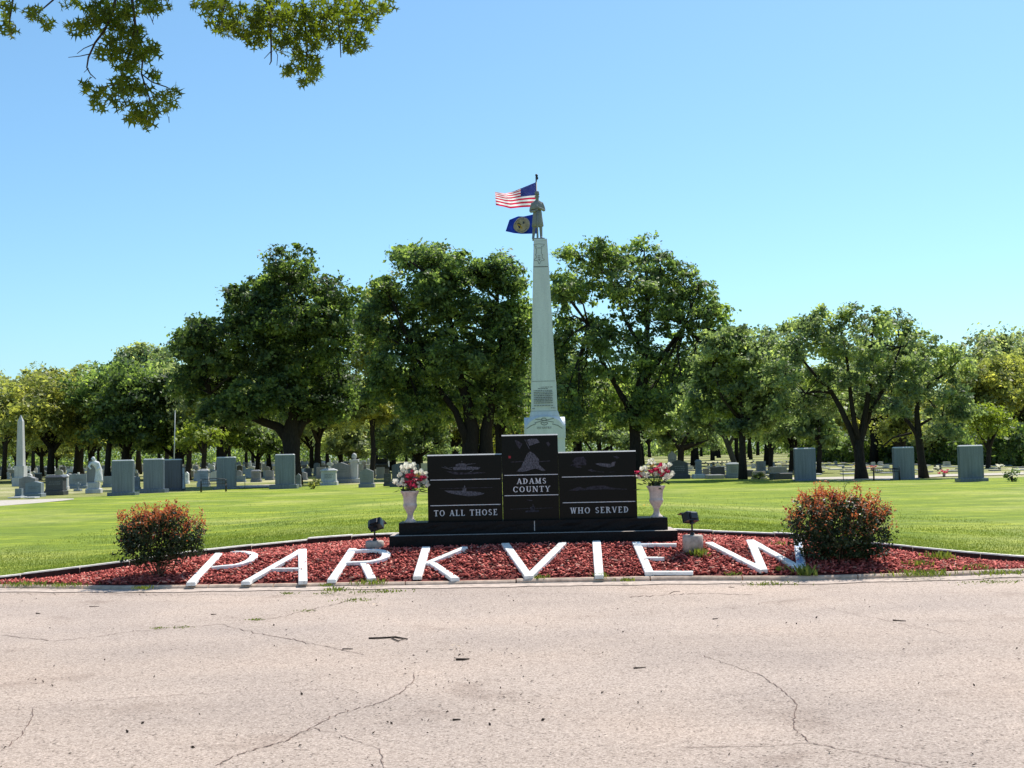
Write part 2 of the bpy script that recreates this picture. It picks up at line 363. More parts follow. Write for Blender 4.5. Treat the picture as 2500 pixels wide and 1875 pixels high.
def clump_leaves(lobes, rs, dens, leaf, clump=0.75, per=46, shell=0.42, flat=0.62):
    """lobes: list of (centre, (rx,ry,rz)); leaves gathered in small clumps through each lobe, denser to its skin"""
    P, Nn, Sz = [], [], []
    for c, r in lobes:
        c = np.array(c); r = np.array(r)
        area = (r[0] * r[1] * r[2]) ** (2 / 3)
        k = max(5, int(dens * area))
        d = rs.normal(size=(k, 3)); d /= np.linalg.norm(d, axis=1, keepdims=True)
        u = shell + (1.03 - shell) * rs.random(k) ** 0.75
        u *= 1 + 0.22 * rs.normal(size=k) * 0.6
        cc = c + d * r * u[:, None]
        for q in range(k):
            rc = clump * (0.55 + 0.8 * rs.random())
            m = int(per * (0.6 + 0.8 * rs.random()))
            e = rs.normal(size=(m, 3)) * 0.5
            p = cc[q] + e * rc * np.array([1, 1, flat])
            nn = rs.normal(size=(m, 3)) * 0.5 + (d[q] * 0.35 + np.array([0, 0, 0.55]) + rs.normal(size=3) * .55)
            P.append(p); Nn.append(nn); Sz.append(leaf * (0.55 + 0.8 * rs.random(m)))
    return np.concatenate(P), np.concatenate(Nn), np.concatenate(Sz)

# ------------------------------------------------------------------ terrain
fk = [(0, 1437), (282, 1440), (463, 1438), (1010, 1430), (1288, 1425), (1636, 1419), (1954, 1419), (2250, 1411), (2500, 1401)]
fkw = [G(x, y, 0) for x, y in fk]
FX = [-80, -9.3] + [p.x for p in fkw] + [10, 80]; FY = [18.3, 18.05] + [p.y for p in fkw] + [17.1, 17.1]
bk = [(0, 1408, .10), (155, 1389.5, .17), (317, 1369, .26), (476, 1345, .34), (610, 1331, .38), (761, 1316, .42), (900, 1306, .45), (1280, 1291, .47),
      (1654, 1293, .45), (1789, 1298, .42), (1920, 1303, .40), (2178, 1329, .30), (2354, 1346, .20), (2495, 1357, .13)]
bkw = [G(x, y, z) for x, y, z in bk]
BX = [-80, -9.3] + [p.x for p in bkw] + [10, 80]; BY = [18.35, 18.2] + [p.y for p in bkw] + [17.35, 17.2]
BZ = [.05, .05] + [p.z for p in bkw] + [.05, .05]
Yf = lambda x: float(np.interp(x, FX, FY))
Yb = lambda x: float(np.interp(x, BX, BY))
Zb = lambda x: float(np.interp(x, BX, BZ))
def zbed(x, y):
    a, b = Yf(x) + 0.10, Yb(x)
    if b - a < 0.1: return 0.05
    t = max(0, min(1, (y - a) / min(1.0, b - a)))
    z = 0.055 + (max(0.06, Zb(x) - 0.09) + .05 * math.exp(-((x - .4) / 4.0) ** 2) - 0.055) * t ** 0.92
    return z - .06 * max(0, min(1, (y - b + .5) / .35)) * min(1, (b - a) / 2)
LX = [-80, -34, -24, -21, -17, -12, 0, 10, 16, 20, 24, 40, 80]; LY = [57, 57, 60, 68, 76, 82, 84, 80, 73, 68, 66, 66, 66]
Yfar = lambda x: float(np.interp(x, LX, LY))
def zt(x, y):
    b = Yb(x)
    if y < b: return zbed(x, y)
    t = (y - b) / 38.0
    return Zb(x) * (1 - t) if t < 1 else 0.0
def gz(px, py): return onsurf(px, py, lambda x, y: zt(x, y) if y < 60 else 0.0)

def struct(o): o['kind'] = 'structure'; return o
g = MB(); g.add([(-2500, -600, -.03), (2500, -600, -.03), (2500, 3500, -.03), (-2500, 3500, -.03)], [(0, 1, 2, 3)])
struct(g.build('ground', MT['field']))
# lawn
g = MB(); xs = np.concatenate([np.arange(-80, -11, 3.0), np.arange(-11, 11.01, 0.25), np.arange(12, 81, 3.0)])
ts = np.concatenate([np.linspace(0, .12, 10)[:-1], np.linspace(.12, 1, 26)])
for x in xs:
    for t in ts:
        y = Yb(x) + 0.07 + (Yfar(x) - Yb(x)) * t
        g.v.append((x, y, zt(x, y) + (0.0 if t < .97 else -0.02) + 0.012 * math.sin(x * 1.3 + y) * min(1, t * 6)))
n = len(ts)
for i in range(len(xs) - 1):
    for j in range(n - 1): g.f.append((i * n + j, (i + 1) * n + j, (i + 1) * n + j + 1, i * n + j + 1)); g.m.append(0); g.sm.append(True)
struct(g.build('lawn', MT['lawn']))
# road with its cracks
g = MB(); rx = np.concatenate([[-80], np.arange(-12, 12.1, 0.5), [80]])
for x in rx: g.v += [(x, -40, 0), (x, Yf(x) + 0.05, 0)]
for i in range(len(rx) - 1): g.f.append((2 * i, 2 * i + 2, 2 * i + 3, 2 * i + 1)); g.m.append(0); g.sm.append(False)
def crack(pts, wdt, m=1):
    P = []
    for a, b in zip(pts[:-1], pts[1:]):
        k = max(2, int(math.hypot(b[0] - a[0], (b[1] - a[1]) * 2) / 9))
        for i in range(k): P.append((a[0] + (b[0] - a[0]) * i / k, a[1] + (b[1] - a[1]) * i / k))
    P.append(pts[-1])
    W = [G(x + rnd.gauss(0, 2.4), y + rnd.gauss(0, 1.0), 0.004) for x, y in P]
    vs = []
    for i, p in enumerate(W):
        t = (W[min(i + 1, len(W) - 1)] - W[max(i - 1, 0)]).normalized(); nn = Vector((-t.y, t.x, 0)) * wdt * (0.12 + 0.5 * rnd.random())
        if i in (0, len(W) - 1): nn *= 0.2
        vs += [p + nn, p - nn]
    for i in range(len(W) - 1): g.add(vs[2 * i:2 * i + 4], [(0, 1, 3, 2)], m)
crack([(0, 1549), (70, 1558), (140, 1564), (215, 1556), (330, 1541), (440, 1531), (540, 1524), (660, 1511), (740, 1493), (820, 1474), (860, 1462)], .012)
crack([(540, 1524), (600, 1540), (670, 1553), (760, 1570), (830, 1585), (900, 1600)], .013)
crack([(0, 1735), (80, 1727), (210, 1711), (340, 1702), (480, 1694), (640, 1685), (860, 1682)], .006)
crack([(80, 1727), (80, 1748), (55, 1790), (20, 1820), (0, 1835)], .007)
crack([(525, 1868), (600, 1835), (700, 1807), (760, 1775), (830, 1740), (920, 1718), (980, 1690), (1010, 1660), (1008, 1640)], .012)
crack([(760, 1775), (850, 1800), (930, 1830), (935, 1875)], .007)
crack([(1715, 1600), (1790, 1625), (1860, 1650), (1905, 1680), (1950, 1722), (1935, 1755), (1940, 1780), (1975, 1812)], .009)
crack([(1660, 1825), (1760, 1822), (1880, 1820), (1975, 1812), (2060, 1830), (2140, 1845), (2290, 1875)], .009)
crack([(2280, 1566), (2400, 1560), (2500, 1570)], .006); crack([(2000, 1480), (2090, 1500), (2210, 1525), (2330, 1548)], .006)
crack([(1530, 1458), (1640, 1452), (1720, 1448), (1840, 1452)], .02); crack([(1250, 1598), (1450, 1596), (1600, 1590)], .005)
crack([(20, 1448), (300, 1452), (600, 1452), (700, 1453)], .012); crack([(980, 1451), (1250, 1449), (1500, 1449)], .008)
road = g.build('road', [MT['road'], MT['crack']]); struct(road)
g = MB(); gx = np.arange(-9.3, 10.01, 0.25)
for x in gx: g.v += [(x, Yf(x) - 0.42 + 0.03 * math.sin(x * 3) + .04 * math.sin(x * 7.3), 0.008), (x, Yf(x) + 0.02, 0.008)]
for i in range(len(gx) - 1): g.f.append((2 * i, 2 * i + 2, 2 * i + 3, 2 * i + 1)); g.m.append(0); g.sm.append(False)
struct(g.build('gutter', MT['gutter']))
# kerbs, block by block
def sweep_kerb(mb, x0, x1, fy, fz, prof, m=0):
    k = max(2, int((x1 - x0) / 0.15)); n = len(prof); vs, fs = [], []
    for i in range(k + 1):
        x = x0 + (x1 - x0) * i / k; y, z = fy(x), fz(x)
        for a, b in prof: vs.append((x, y + a, z + b))
    for i in range(k):
        for j in range(n): fs.append((i * n + j, (i + 1) * n + j, (i + 1) * n + (j + 1) % n, i * n + (j + 1) % n))
    fs += [tuple(range(n)), tuple(range(k * n, k * n + n))[::-1]]
    mb.add(vs, fs, m)
t = thing('road_kerb', 'low tan concrete kerb along the road edge in front of the mulch', 'kerb', (0, 0, 0))
x = -9.3
while x < 9.9:
    L = rnd.choice([1.2, 1.5, 0.9, 1.8]); x1 = min(10, x + L)
    hh = 0.048 if x < -1 else 0.062
    g = MB(); sweep_kerb(g, x + .008, x1 - .008, Yf, lambda q: rnd.gauss(0, .001), [(0, -.1), (0.01, hh - .022), (0.03, hh), (0.10, hh), (0.11, -.1)])
    g.build('kerb_block', MT['kerb'], t); x = x1
t = thing('bed_edging', 'pale stone edging curving behind the red mulch against the lawn', 'garden edging', (0, 0, 0))
x = -9.2
while x < 9.9:
    L = rnd.choice([0.7, 0.9, 0.8, 1.0]); x1 = min(9.95, x + L); dz = rnd.gauss(0, .007); dy = rnd.gauss(0, .008)
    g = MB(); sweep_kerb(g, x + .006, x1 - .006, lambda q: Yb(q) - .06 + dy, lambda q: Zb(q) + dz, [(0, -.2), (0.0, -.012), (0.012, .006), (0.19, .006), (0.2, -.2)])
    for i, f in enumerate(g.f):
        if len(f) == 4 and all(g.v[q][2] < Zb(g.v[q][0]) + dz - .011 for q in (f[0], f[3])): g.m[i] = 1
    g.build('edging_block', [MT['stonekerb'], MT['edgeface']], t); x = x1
# mulch bed
g = MB(); n = 22
mx = np.arange(-9.3, 10.01, 0.2)
for x in mx:
    for j in range(n):
        y = Yf(x) + 0.1 + (max(Yb(x) - 0.03, Yf(x) + .15) - Yf(x) - 0.1) * j / (n - 1)
        g.v.append((x, y, zbed(x, y) - 0.015))
for i in range(len(mx) - 1):
    for j in range(n - 1): g.f.append((i * n + j, (i + 1) * n + j, (i + 1) * n + j + 1, i * n + j + 1)); g.m.append(0); g.sm.append(True)
struct(g.build('flower_bed', MT['mulchbed']))
rs = np.random.RandomState(3)
nc = 34000
cx = rs.uniform(-7.6, 7.7, nc * 2); cy = np.array([Yf(a) + .17 for a in cx]); yb = np.array([Yb(a) - .07 for a in cx])
cy = cy + (yb - cy) * rs.random(len(cx)); keep = (yb > np.array([Yf(a) + .25 for a in cx])) & ~((np.abs(cx - 0.3) < 2.0) & (cy > 18.6) & (cy < 19.6))
# thin out where the bed narrows so the chips stay even
prob = np.clip((yb - np.array([Yf(a) + .17 for a in cx])) / 3.6, 0.05, 1); keep &= rs.random(len(cx)) < prob
cx, cy = cx[keep][:nc], cy[keep][:nc]; cz = np.array([zbed(a, b) for a, b in zip(cx, cy)]) + rs.uniform(-.012, .022, len(cx))
nn = rs.normal(size=(len(cx), 3)) * 0.45 + np.array([0, 0, 1]); nr, a, b = frames(nn, rs)
L = rs.uniform(.016, .042, len(cx))[:, None]; Wd = rs.uniform(.006, .014, len(cx))[:, None]; Hh = rs.uniform(.003, .007, len(cx))[:, None]
c = np.stack([cx, cy, cz], 1); bx = []
for s3 in (-1, 1):
    for s1, s2 in ((-1, -1), (1, -1), (1, 1), (-1, 1)): bx.append(c + a * L * s1 * (0.85 if s2 > 0 else 1) + b * Wd * s2 + nr * Hh * s3)
V = np.stack(bx, 1).reshape(-1, 3); base = (np.arange(len(cx)) * 8)[:, None]
Fq = np.concatenate([base + np.array(q) for q in ((4, 5, 6, 7), (0, 1, 5, 4), (1, 2, 6, 5), (2, 3, 7, 6), (3, 0, 4, 7))], 1).reshape(-1, 4)
me = bpy.data.meshes.new('wood_chips'); me.vertices.add(len(V)); me.vertices.foreach_set('co', V.astype(np.float32).ravel())
me.loops.add(Fq.size); me.loops.foreach_set('vertex_index', Fq.astype(np.int32).ravel()); me.polygons.add(len(Fq))
me.polygons.foreach_set('loop_start', np.arange(0, Fq.size, 4, dtype=np.int32)); me.polygons.foreach_set('loop_total', np.full(len(Fq), 4, dtype=np.int32))
me.materials.append(MT['mulch']); me.update(calc_edges=True)
chips = bpy.data.objects.new('wood_chips', me); COL.objects.link(chips)
tag(chips, 'red dyed wood chips filling the bed around the white letters', 'mulch', None, 'stuff')
# short grass blades on the nearer lawn
def blades(name, X, Y, Z, h, mat, rs, lean=0.35):
    k = len(X); an = rs.uniform(0, 2 * np.pi, k); wd = h * 0.09 + .0025
    p = np.stack([X, Y, Z], 1); d = np.stack([np.cos(an), np.sin(an), np.zeros(k)], 1) * wd[:, None]
    tip = p + np.stack([rs.normal(size=k) * lean * h, rs.normal(size=k) * lean * h, h], 1)
    return npmesh(name, np.stack([p - d, p + d, tip], 1), 3, mat)
k = 150000
gx = rs.uniform(-10.5, 10.5, k); tt = np.minimum(rs.exponential(4.2, k), 30); gy = np.array([Yb(a) for a in gx]) + .07 + tt
gzv = np.array([zt(a, b) for a, b in zip(gx, gy)]) - .008
lg = blades('lawn_grass', gx, gy, gzv, rs.uniform(.014, .034, k) * (1 + tt * .04), MT['blade'], rs)
tag(lg, 'short mown green grass blades of the lawn behind the bed', 'grass', None, 'stuff')

# ------------------------------------------------------------------ PARK VIEW letters lying on the mulch
cropA = lambda x, y: (400 + x / 3.16, 1280 + y / 3.16)
cropK = lambda x, y: (900 + x / 2.765, 980 + y / 2.765)
cropB = lambda x, y: (1150 + x / 2.5425, 1280 + y / 2.5425)
LT = 0.045
def stroke(mb, px, width, lift=LT, m=0, depth=0.048):
    dn = []
    for a, b in zip(px[:-1], px[1:]):
        k = max(1, int(math.hypot(b[0] - a[0], (b[1] - a[1]) * 3) / 12)); dn += [(a[0] + (b[0] - a[0]) * i / k, a[1] + (b[1] - a[1]) * i / k) for i in range(k)]
    px = dn + [px[-1]]
    P = [onsurf(x, y, zbed, lift) for x, y in px]; n = len(P); L_, R_ = [], []
    for i in range(n):
        d1 = (P[i] - P[i - 1]) if i > 0 else (P[1] - P[0]); d2 = (P[i + 1] - P[i]) if i < n - 1 else (P[-1] - P[-2])
        d1 = Vector((d1.x, d1.y, 0)).normalized(); d2 = Vector((d2.x, d2.y, 0)).normalized()
        bis = (d1 + d2).normalized(); nn = Vector((-bis.y, bis.x, 0)); k = min(2.2, 1 / max(.3, nn.dot(Vector((-d1.y, d1.x, 0)))))
        L_.append(P[i] + nn * width / 2 * k); R_.append(P[i] - nn * width / 2 * k)
    z = lambda v, dz: (v.x, v.y, v.z + dz)
    c = 0.008
    vs = []
    for i in range(n):
        q = (L_[i] - R_[i]).normalized() * c
        vs += [z(L_[i] - q, 0), z(R_[i] + q, 0), z(L_[i], -c), z(R_[i], -c), z(L_[i], -depth), z(R_[i], -depth)]
    fs = []
    for i in range(n - 1):
        a, b = i * 6, i * 6 + 6
        fs += [(a, a + 1, b + 1, b), (a, b, b + 2, a + 2), (a + 2, b + 2, b + 4, a + 4), (a + 1, a + 3, b + 3, b + 1), (a + 3, a + 5, b + 5, b + 3)]
    e = (n - 1) * 6
    fs += [(0, 2, 3, 1), (2, 4, 5, 3), (e, e + 1, e + 3, e + 2), (e + 2, e + 3, e + 5, e + 4)]
    mb.add(vs, fs, m)
def split(px, width):
    """cuts a stroke at its sharp corners and lets the pieces run a little past them"""
    P = [onsurf(x, y, zbed, LT) for x, y in px]; out, cur = [], [px[0]]
    def ext(p, q, amt):
        a, b = onsurf(*q, zbed, LT), onsurf(*p, zbed, LT); f = amt / max(.01, (b - a).length); return (p[0] + (p[0] - q[0]) * f, p[1] + (p[1] - q[1]) * f)
    for i in range(1, len(px)):
        cur.append(px[i])
        if i < len(px) - 1:
            d1 = (P[i] - P[i - 1]).normalized(); d2 = (P[i + 1] - P[i]).normalized(); c_ = d1.dot(d2)
            if c_ < .5:
                am = width * (.48 if c_ > -.5 else .12)
                cur[-1] = ext(px[i], px[i - 1], am); out.append(cur); cur = [ext(px[i], px[i + 1], am)]
    out.append(cur); return out
def arcp(c, rx, ry, a0, a1, k=9):
    return [(c[0] + rx * math.cos(R(a0 + (a1 - a0) * i / k)), c[1] + ry * math.sin(R(a0 + (a1 - a0) * i / k))) for i in range(k + 1)]
A_ = lambda L: [cropA(*p) for p in L]; K_ = lambda L: [cropK(*p) for p in L]; B_ = lambda L: [cropB(*p) for p in L]
letters = [
    ('P', 'first letter of the row beside the left rose bush', [A_([(208, 447), (430, 215), (520, 207), (600, 207), (660, 213), (695, 228), (690, 252), (650, 279), (590, 300), (520, 312), (440, 318), (372, 326)])], None),
    ('A', 'second letter of the row with a low crossbar', [A_([(630, 440), (1068, 192), (1073, 436)]), A_([(830, 338), (1062, 336)])], None),
    ('R', 'third letter of the row below the left floodlight', [A_([(1293, 425), (1450, 197), (1560, 192), (1640, 192), (1695, 203), (1718, 222), (1705, 247), (1650, 270), (1590, 282), (1412, 290)]), A_([(1540, 286), (1605, 415)])], A_([(1528, 192), (1600, 192)])),
    ('K', 'fourth letter of the row, last of its word', [K_([(328, 1180), (388, 980)]), K_([(385, 1090), (650, 980)]), K_([(430, 1085), (585, 1190)])], None),
    ('V', 'in front of the middle of the granite base', [B_([(213, 116), (358, 318), (568, 112)])], None),
    ('I', 'single straight bar below the right tablet', [B_([(778, 100), (795, 316)])], None),
    ('E', 'letter with blue paint showing on its top bar', [B_([(1275, 119), (1030, 119), (1105, 291), (1378, 291)]), B_([(1085, 203), (1198, 203)])], B_([(1025, 119), (1150, 119)])),
    ('W', 'half under the right rose bush', [B_([(1478, 110), (1812, 278), (1735, 97), (2052, 272), (2026, 88)])], B_([(2047, 250), (2027, 95)])),
]
for ch, desc, strokes_, chip in letters:
    p0 = onsurf(*strokes_[0][0], zbed)
    o = thing('letter', f'white letter {ch} on the mulch, {desc}', 'letter', p0, 0, 'white letters spelling the cemetery name')
    g = MB()
    k = 0
    for st in strokes_:
        for sg in split(st, 0.121): stroke(g, sg, 0.121, LT - 0.003 * k); k += 1
    b = g.build('letter_body', MT['white'], o); b.location = -p0
    if chip:
        g = MB(); stroke(g, chip, 0.098, LT + 0.003, 0, 0.01); b = g.build('chipped_paint', MT['chip'], o); b.location = -p0
        b['label'] = 'chipped blue paint showing through the white'

# ------------------------------------------------------------------ black granite memorial
YM = 18.9
def serif(ch, mb, x, z, h, dep, wx=1.0):
    """draws one serif capital, returns its advance; every stroke sits a hair proud of the last"""
    st = []
    tk, tn, sh = .185, .095, .075
    def ln(x0, z0, x1, z1, wd): st.append([(x0 - wd / 2, z0), (x0 + wd / 2, z0), (x1 + wd / 2, z1), (x1 - wd / 2, z1)])
    def hb(x0, x1, z0, wd=tn): st.append([(x0, z0 - wd / 2), (x1, z0 - wd / 2), (x1, z0 + wd / 2), (x0, z0 + wd / 2)])
    def sf(xc, z0, hw=.2): hb(xc - hw, xc + hw, z0 + (sh / 2 if z0 < .5 else -sh / 2), sh)
    def arc(cx, cz, rx, rz, a0, a1, k=12, t0=tn, t1=tk):
        for i in range(k):
            q = []
            for aa in (a0 + (a1 - a0) * i / k, a0 + (a1 - a0) * (i + 1) / k):
                a = R(aa); t_ = t0 + (t1 - t0) * abs(math.cos(a)); q.append(((cx + (rx) * math.cos(a), cz + rz * math.sin(a)), (cx + (rx - t_) * math.cos(a), cz + (rz - t_ * .8) * math.sin(a))))
            st.append([q[0][0], q[1][0], q[1][1], q[0][1]])
    adv = .8
    if ch == 'A': ln(.12, 0, .42, 1, tn); ln(.74, 0, .44, 1, tk); hb(.22, .66, .34); sf(.12, 0, .15); sf(.74, 0, .2); adv = .9
    elif ch == 'D': ln(.2, 0, .2, 1, tk); arc(.25, .5, .55, .5, -90, 90); sf(.2, 0); sf(.2, 1); adv = .9
    elif ch == 'M': ln(.15, 0, .17, 1, tn); ln(.17, 1, .5, .05, tk); ln(.83, 1, .5, .05, tn); ln(.85, 0, .83, 1, tk); sf(.15, 0, .15); sf(.86, 0, .19); sf(.1, 1, .12); sf(.9, 1, .13); adv = 1.06
    elif ch == 'S': arc(.35, .74, .27, .26, 20, 270, 12, .12, .15); arc(.35, .27, .29, .27, -160, 90, 12, .12, .15); adv = .72
    elif ch == 'C': arc(.48, .5, .44, .5, 40, 320, 16); ln(.84, .68, .84, .95, .07); adv = .92
    elif ch == 'O': arc(.48, .5, .45, .5, 0, 360, 22); adv = .98
    elif ch == 'U': ln(.22, .35, .22, 1, tk); ln(.74, .35, .74, 1, tn); arc(.48, .36, .34, .36, 180, 360, 12); sf(.22, 1); sf(.74, 1, .15); adv = .95
    elif ch == 'N': ln(.16, 0, .16, 1, tn); ln(.2, 1, .78, 0, tk); ln(.8, 0, .8, 1, tn); sf(.16, 0, .15); sf(.14, 1, .15); sf(.8, 1, .15); adv = .98
    elif ch == 'T': ln(.42, 0, .42, 1, tk); hb(.04, .8, .955); ln(.08, .8, .08, 1, .07); ln(.77, .8, .77, 1, .07); sf(.42, 0, .21); adv = .86
    elif ch == 'Y': ln(.42, 0, .42, .48, tk); ln(.42, .44, .14, 1, tk); ln(.42, .44, .74, 1, tn); sf(.42, 0, .2); sf(.14, 1, .17); sf(.74, 1, .14); adv = .88
    elif ch == 'L': ln(.22, 0, .22, 1, tk); hb(.2, .7, .045); ln(.68, 0, .7, .24, .07); sf(.22, 0); sf(.22, 1); adv = .78
    elif ch == 'H': ln(.2, 0, .2, 1, tk); ln(.76, 0, .76, 1, tk); hb(.2, .76, .52); [sf(a, b) for a in (.2, .76) for b in (0, 1)]; adv = 1.0
    elif ch == 'E': ln(.22, 0, .22, 1, tk); hb(.2, .68, .045); hb(.2, .64, .955); hb(.2, .54, .52); ln(.67, 0, .69, .22, .07); ln(.63, .8, .63, 1, .07); sf(.22, 0); sf(.22, 1); adv = .78
    elif ch == 'W': ln(.2, 1, .38, 0, tk); ln(.6, .95, .38, 0, tn); ln(.58, 1, .8, 0, tk); ln(1.0, 1, .8, 0, tn); sf(.18, 1, .17); sf(.6, 1, .16); sf(1.02, 1, .14); adv = 1.16
    elif ch == 'R': ln(.2, 0, .2, 1, tk); arc(.3, .74, .38, .26, -90, 90); hb(.2, .34, .955); hb(.2, .34, .5); ln(.45, .5, .76, 0, tk); sf(.2, 0); sf(.2, 1); sf(.8, 0, .12); adv = .88
    elif ch == 'V': ln(.16, 1, .44, 0, tk); ln(.74, 1, .46, 0, tn); sf(.15, 1, .18); sf(.75, 1, .14); adv = .88
    elif ch == 'F': ln(.22, 0, .22, 1, tk); hb(.2, .64, .955); hb(.2, .54, .52); ln(.63, .8, .63, 1, .07); sf(.22, 0); sf(.22, 1); adv = .74
    elif ch == 'I': ln(.24, 0, .24, 1, tk); sf(.24, 0); sf(.24, 1); adv = .5
    elif ch == ' ': adv = .5
    if mb is not None:
        for i, q in enumerate(st): mb.prism([(x + a * h * wx, z + b * h) for a, b in q], -dep - 0.00012 * i, 0.0)
    return adv * h * wx
def text(mb, s, xc, z, h, width, dep=0.003):
    sp = .16 * h
    nat = sum(serif(c, None, 0, 0, h, dep) for c in s) + sp * (len(s) - 1); k = width / nat; x = xc - width / 2
    for c in s: x += serif(c, mb, x, z, h, dep, k) + sp * k
def mp(px, py, Y=YM):
    p = A(px, py, Y); return p.x, p.z
mx0, mx1 = mp(1043.6, 1190)[0], mp(1554.6, 1190)[0]; xm = (mx0 + mx1) / 2
xa, xb = mp(1226, 1165)[0], mp(1364, 1165)[0]
zbase0 = 0.30; zpad = mp(1300, 1302, 18.55)[1]; zbt = mp(1150, 1272)[1]
zl, zr, zc = mp(1130, 1109)[1], mp(1460, 1101)[1], mp(1295, 1060.5)[1]
zs = (zl + zr) / 2
mem = thing('granite_memorial', 'polished black granite memorial of three etched tablets on a stepped base', 'memorial', (xm, YM, 0))
def roughblock(name, x0, x1, y0, y1, z0, z1, mat, top=None, rough=0.012, seed=1):
    r = random.Random(seed); g = MB(); nx = max(2, int((x1 - x0) / .12)); nz = 4
    def P(i, k, y, side):
        return (x0 + (x1 - x0) * i / nx, y, z0 + (z1 - z0) * k / nz)
    front = [[(x0 + (x1 - x0) * i / nx, y0 + (r.uniform(-rough, rough) if 0 < k < nz and 0 < i < nx else 0), z0 + (z1 - z0) * k / nz) for k in range(nz + 1)] for i in range(nx + 1)]
    vs = [p for c_ in front for p in c_]; n = nz + 1
    g.add(vs, [(i * n + k, (i + 1) * n + k, (i + 1) * n + k + 1, i * n + k + 1) for i in range(nx) for k in range(nz)])
    for xs_ in (x0, x1):
        sgn = -1 if xs_ == x0 else 1
        cols = [[(xs_ + (sgn * r.uniform(0, rough * 1.6) if 0 < k < nz and 0 < j < 4 else 0), y0 + (y1 - y0) * j / 4, z0 + (z1 - z0) * k / nz) for k in range(nz + 1)] for j in range(5)]
        vs = [p for c_ in cols for p in c_]; g.add(vs, [(i * n + k, (i + 1) * n + k, (i + 1) * n + k + 1, i * n + k + 1) for i in range(4) for k in range(nz)])
    g.add([(x0, y0, z1), (x1, y0, z1), (x1, y1, z1), (x0, y1, z1)], [(0, 1, 2, 3)], 1 if top else 0)
    g.add([(x0, y1, z0), (x1, y1, z0), (x1, y1, z1), (x0, y1, z1)], [(0, 1, 2, 3)])
    return g.build(name, [mat] + ([top] if top else []), mem)
px0, px1 = mp(951, 1318, 18.55)[0] - xm, mp(1654, 1300, 18.55)[0] - xm
bx0, bx1 = mp(974, 1290, 18.72)[0] - xm, mp(1630, 1280, 18.72)[0] - xm
roughblock('footing', px0, px1, -.38, .52, .2, zpad, MT['rough_black'], MT['concrete'], .010, 2)  # black front and pale top put shade and sun into the colours
roughblock('base', bx0, bx1, -.2, .36, zpad + .001, zbt, MT['rough_black'], MT['black'], .012, 5)
g = MB(); g.box((0.02, -.206, (zpad + zbt) / 2 + .01), (.012, .012, zbt - zpad - .03)); g.build('base_joint', MT['edge'], mem)
def tablet(x0, x1, z1, label):
    x0 -= xm; x1 -= xm; d = .17; e = .012
    g = MB(); zf = z1 - .018
    pr = [(0, zbt + .001), (0, zf), (.02, z1), (d - .02, z1), (d, zf), (d, zbt + .001)]   # y,z section with chamfered top edges
    vs = [(x0 + .002, y, z) for y, z in pr] + [(x1 - .002, y, z) for y, z in pr]
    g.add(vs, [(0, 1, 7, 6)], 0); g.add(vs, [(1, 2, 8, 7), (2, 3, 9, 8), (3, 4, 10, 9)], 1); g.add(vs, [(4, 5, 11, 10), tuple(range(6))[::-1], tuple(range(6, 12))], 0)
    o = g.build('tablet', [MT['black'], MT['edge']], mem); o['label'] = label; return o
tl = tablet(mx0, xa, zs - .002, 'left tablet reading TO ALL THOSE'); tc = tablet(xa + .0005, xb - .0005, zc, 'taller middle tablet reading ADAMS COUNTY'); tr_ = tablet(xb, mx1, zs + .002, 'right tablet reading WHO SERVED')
def L2(px, py): x, z = mp(px, py); return x - xm, z
def divider(par, a, b):
    p, q = L2(*a), L2(*b); z = (p[1] + q[1]) / 2
    g = MB(); g.box(((p[0] + q[0]) / 2, -.0012, z), (q[0] - p[0], .003, .0105)); g.build('divider_line', MT['etchlett'], par)
divider(tl, (1050, 1172), (1221, 1169)); divider(tl, (1051, 1235), (1222, 1231))
divider(tc, (1231, 1160.5), (1362, 1158)); divider(tc, (1232, 1210.5), (1363, 1207.5))
divider(tr_, (1372, 1165), (1549, 1161)); divider(tr_, (1374, 1227.5), (1551, 1224))
def words_(par, s, pxc, pyb, wpx, hpx):
    x, z = L2(pxc, pyb); g = MB(); text(g, s, x, z, hpx * mpp(YM), wpx * mpp(YM)); g.build('lettering', MT['etchlett'], par)
words_(tl, 'TO ALL THOSE', 1137, 1259, 155, 14.5); words_(tc, 'ADAMS', 1298, 1181, 72, 13.5); words_(tc, 'COUNTY', 1298, 1201, 91, 13.8); words_(tr_, 'WHO SERVED', 1463.5, 1252.5, 143, 14.5)
c1 = lambda x, y: (1030 + x / 8.733, 1090 + y / 8.733)     # left tablet crop
c2 = lambda x, y: (1200 + x / 6.91, 1040 + y / 6.91)       # middle
c3 = lambda x, y: (1350 + x / 5.924, 1080 + y / 5.924)     # right
def etching(par, polys, lines, cf, mat='etch', label=None, lw=.006):
    g = MB(); k = 0
    for p in polys:
        g.prism([L2(*cf(*q)) for q in p][::-1], -.0012 - k * .00015, .001); k += 1
    for l in lines:
        pts = [L2(*cf(*q)) for q in l]
        for a, b in zip(pts[:-1], pts[1:]):
            d = Vector((b[0] - a[0], b[1] - a[1])).normalized() * lw / 2; n = (-d[1], d[0])
            g.prism([(a[0] + n[0], a[1] + n[1]), (a[0] - n[0], a[1] - n[1]), (b[0] - n[0], b[1] - n[1]), (b[0] + n[0], b[1] + n[1])], -.0012 - k * .00015, .001); k += 1
    o = g.build('etching', MT[mat], par)
    if label: o['label'] = label
    return o
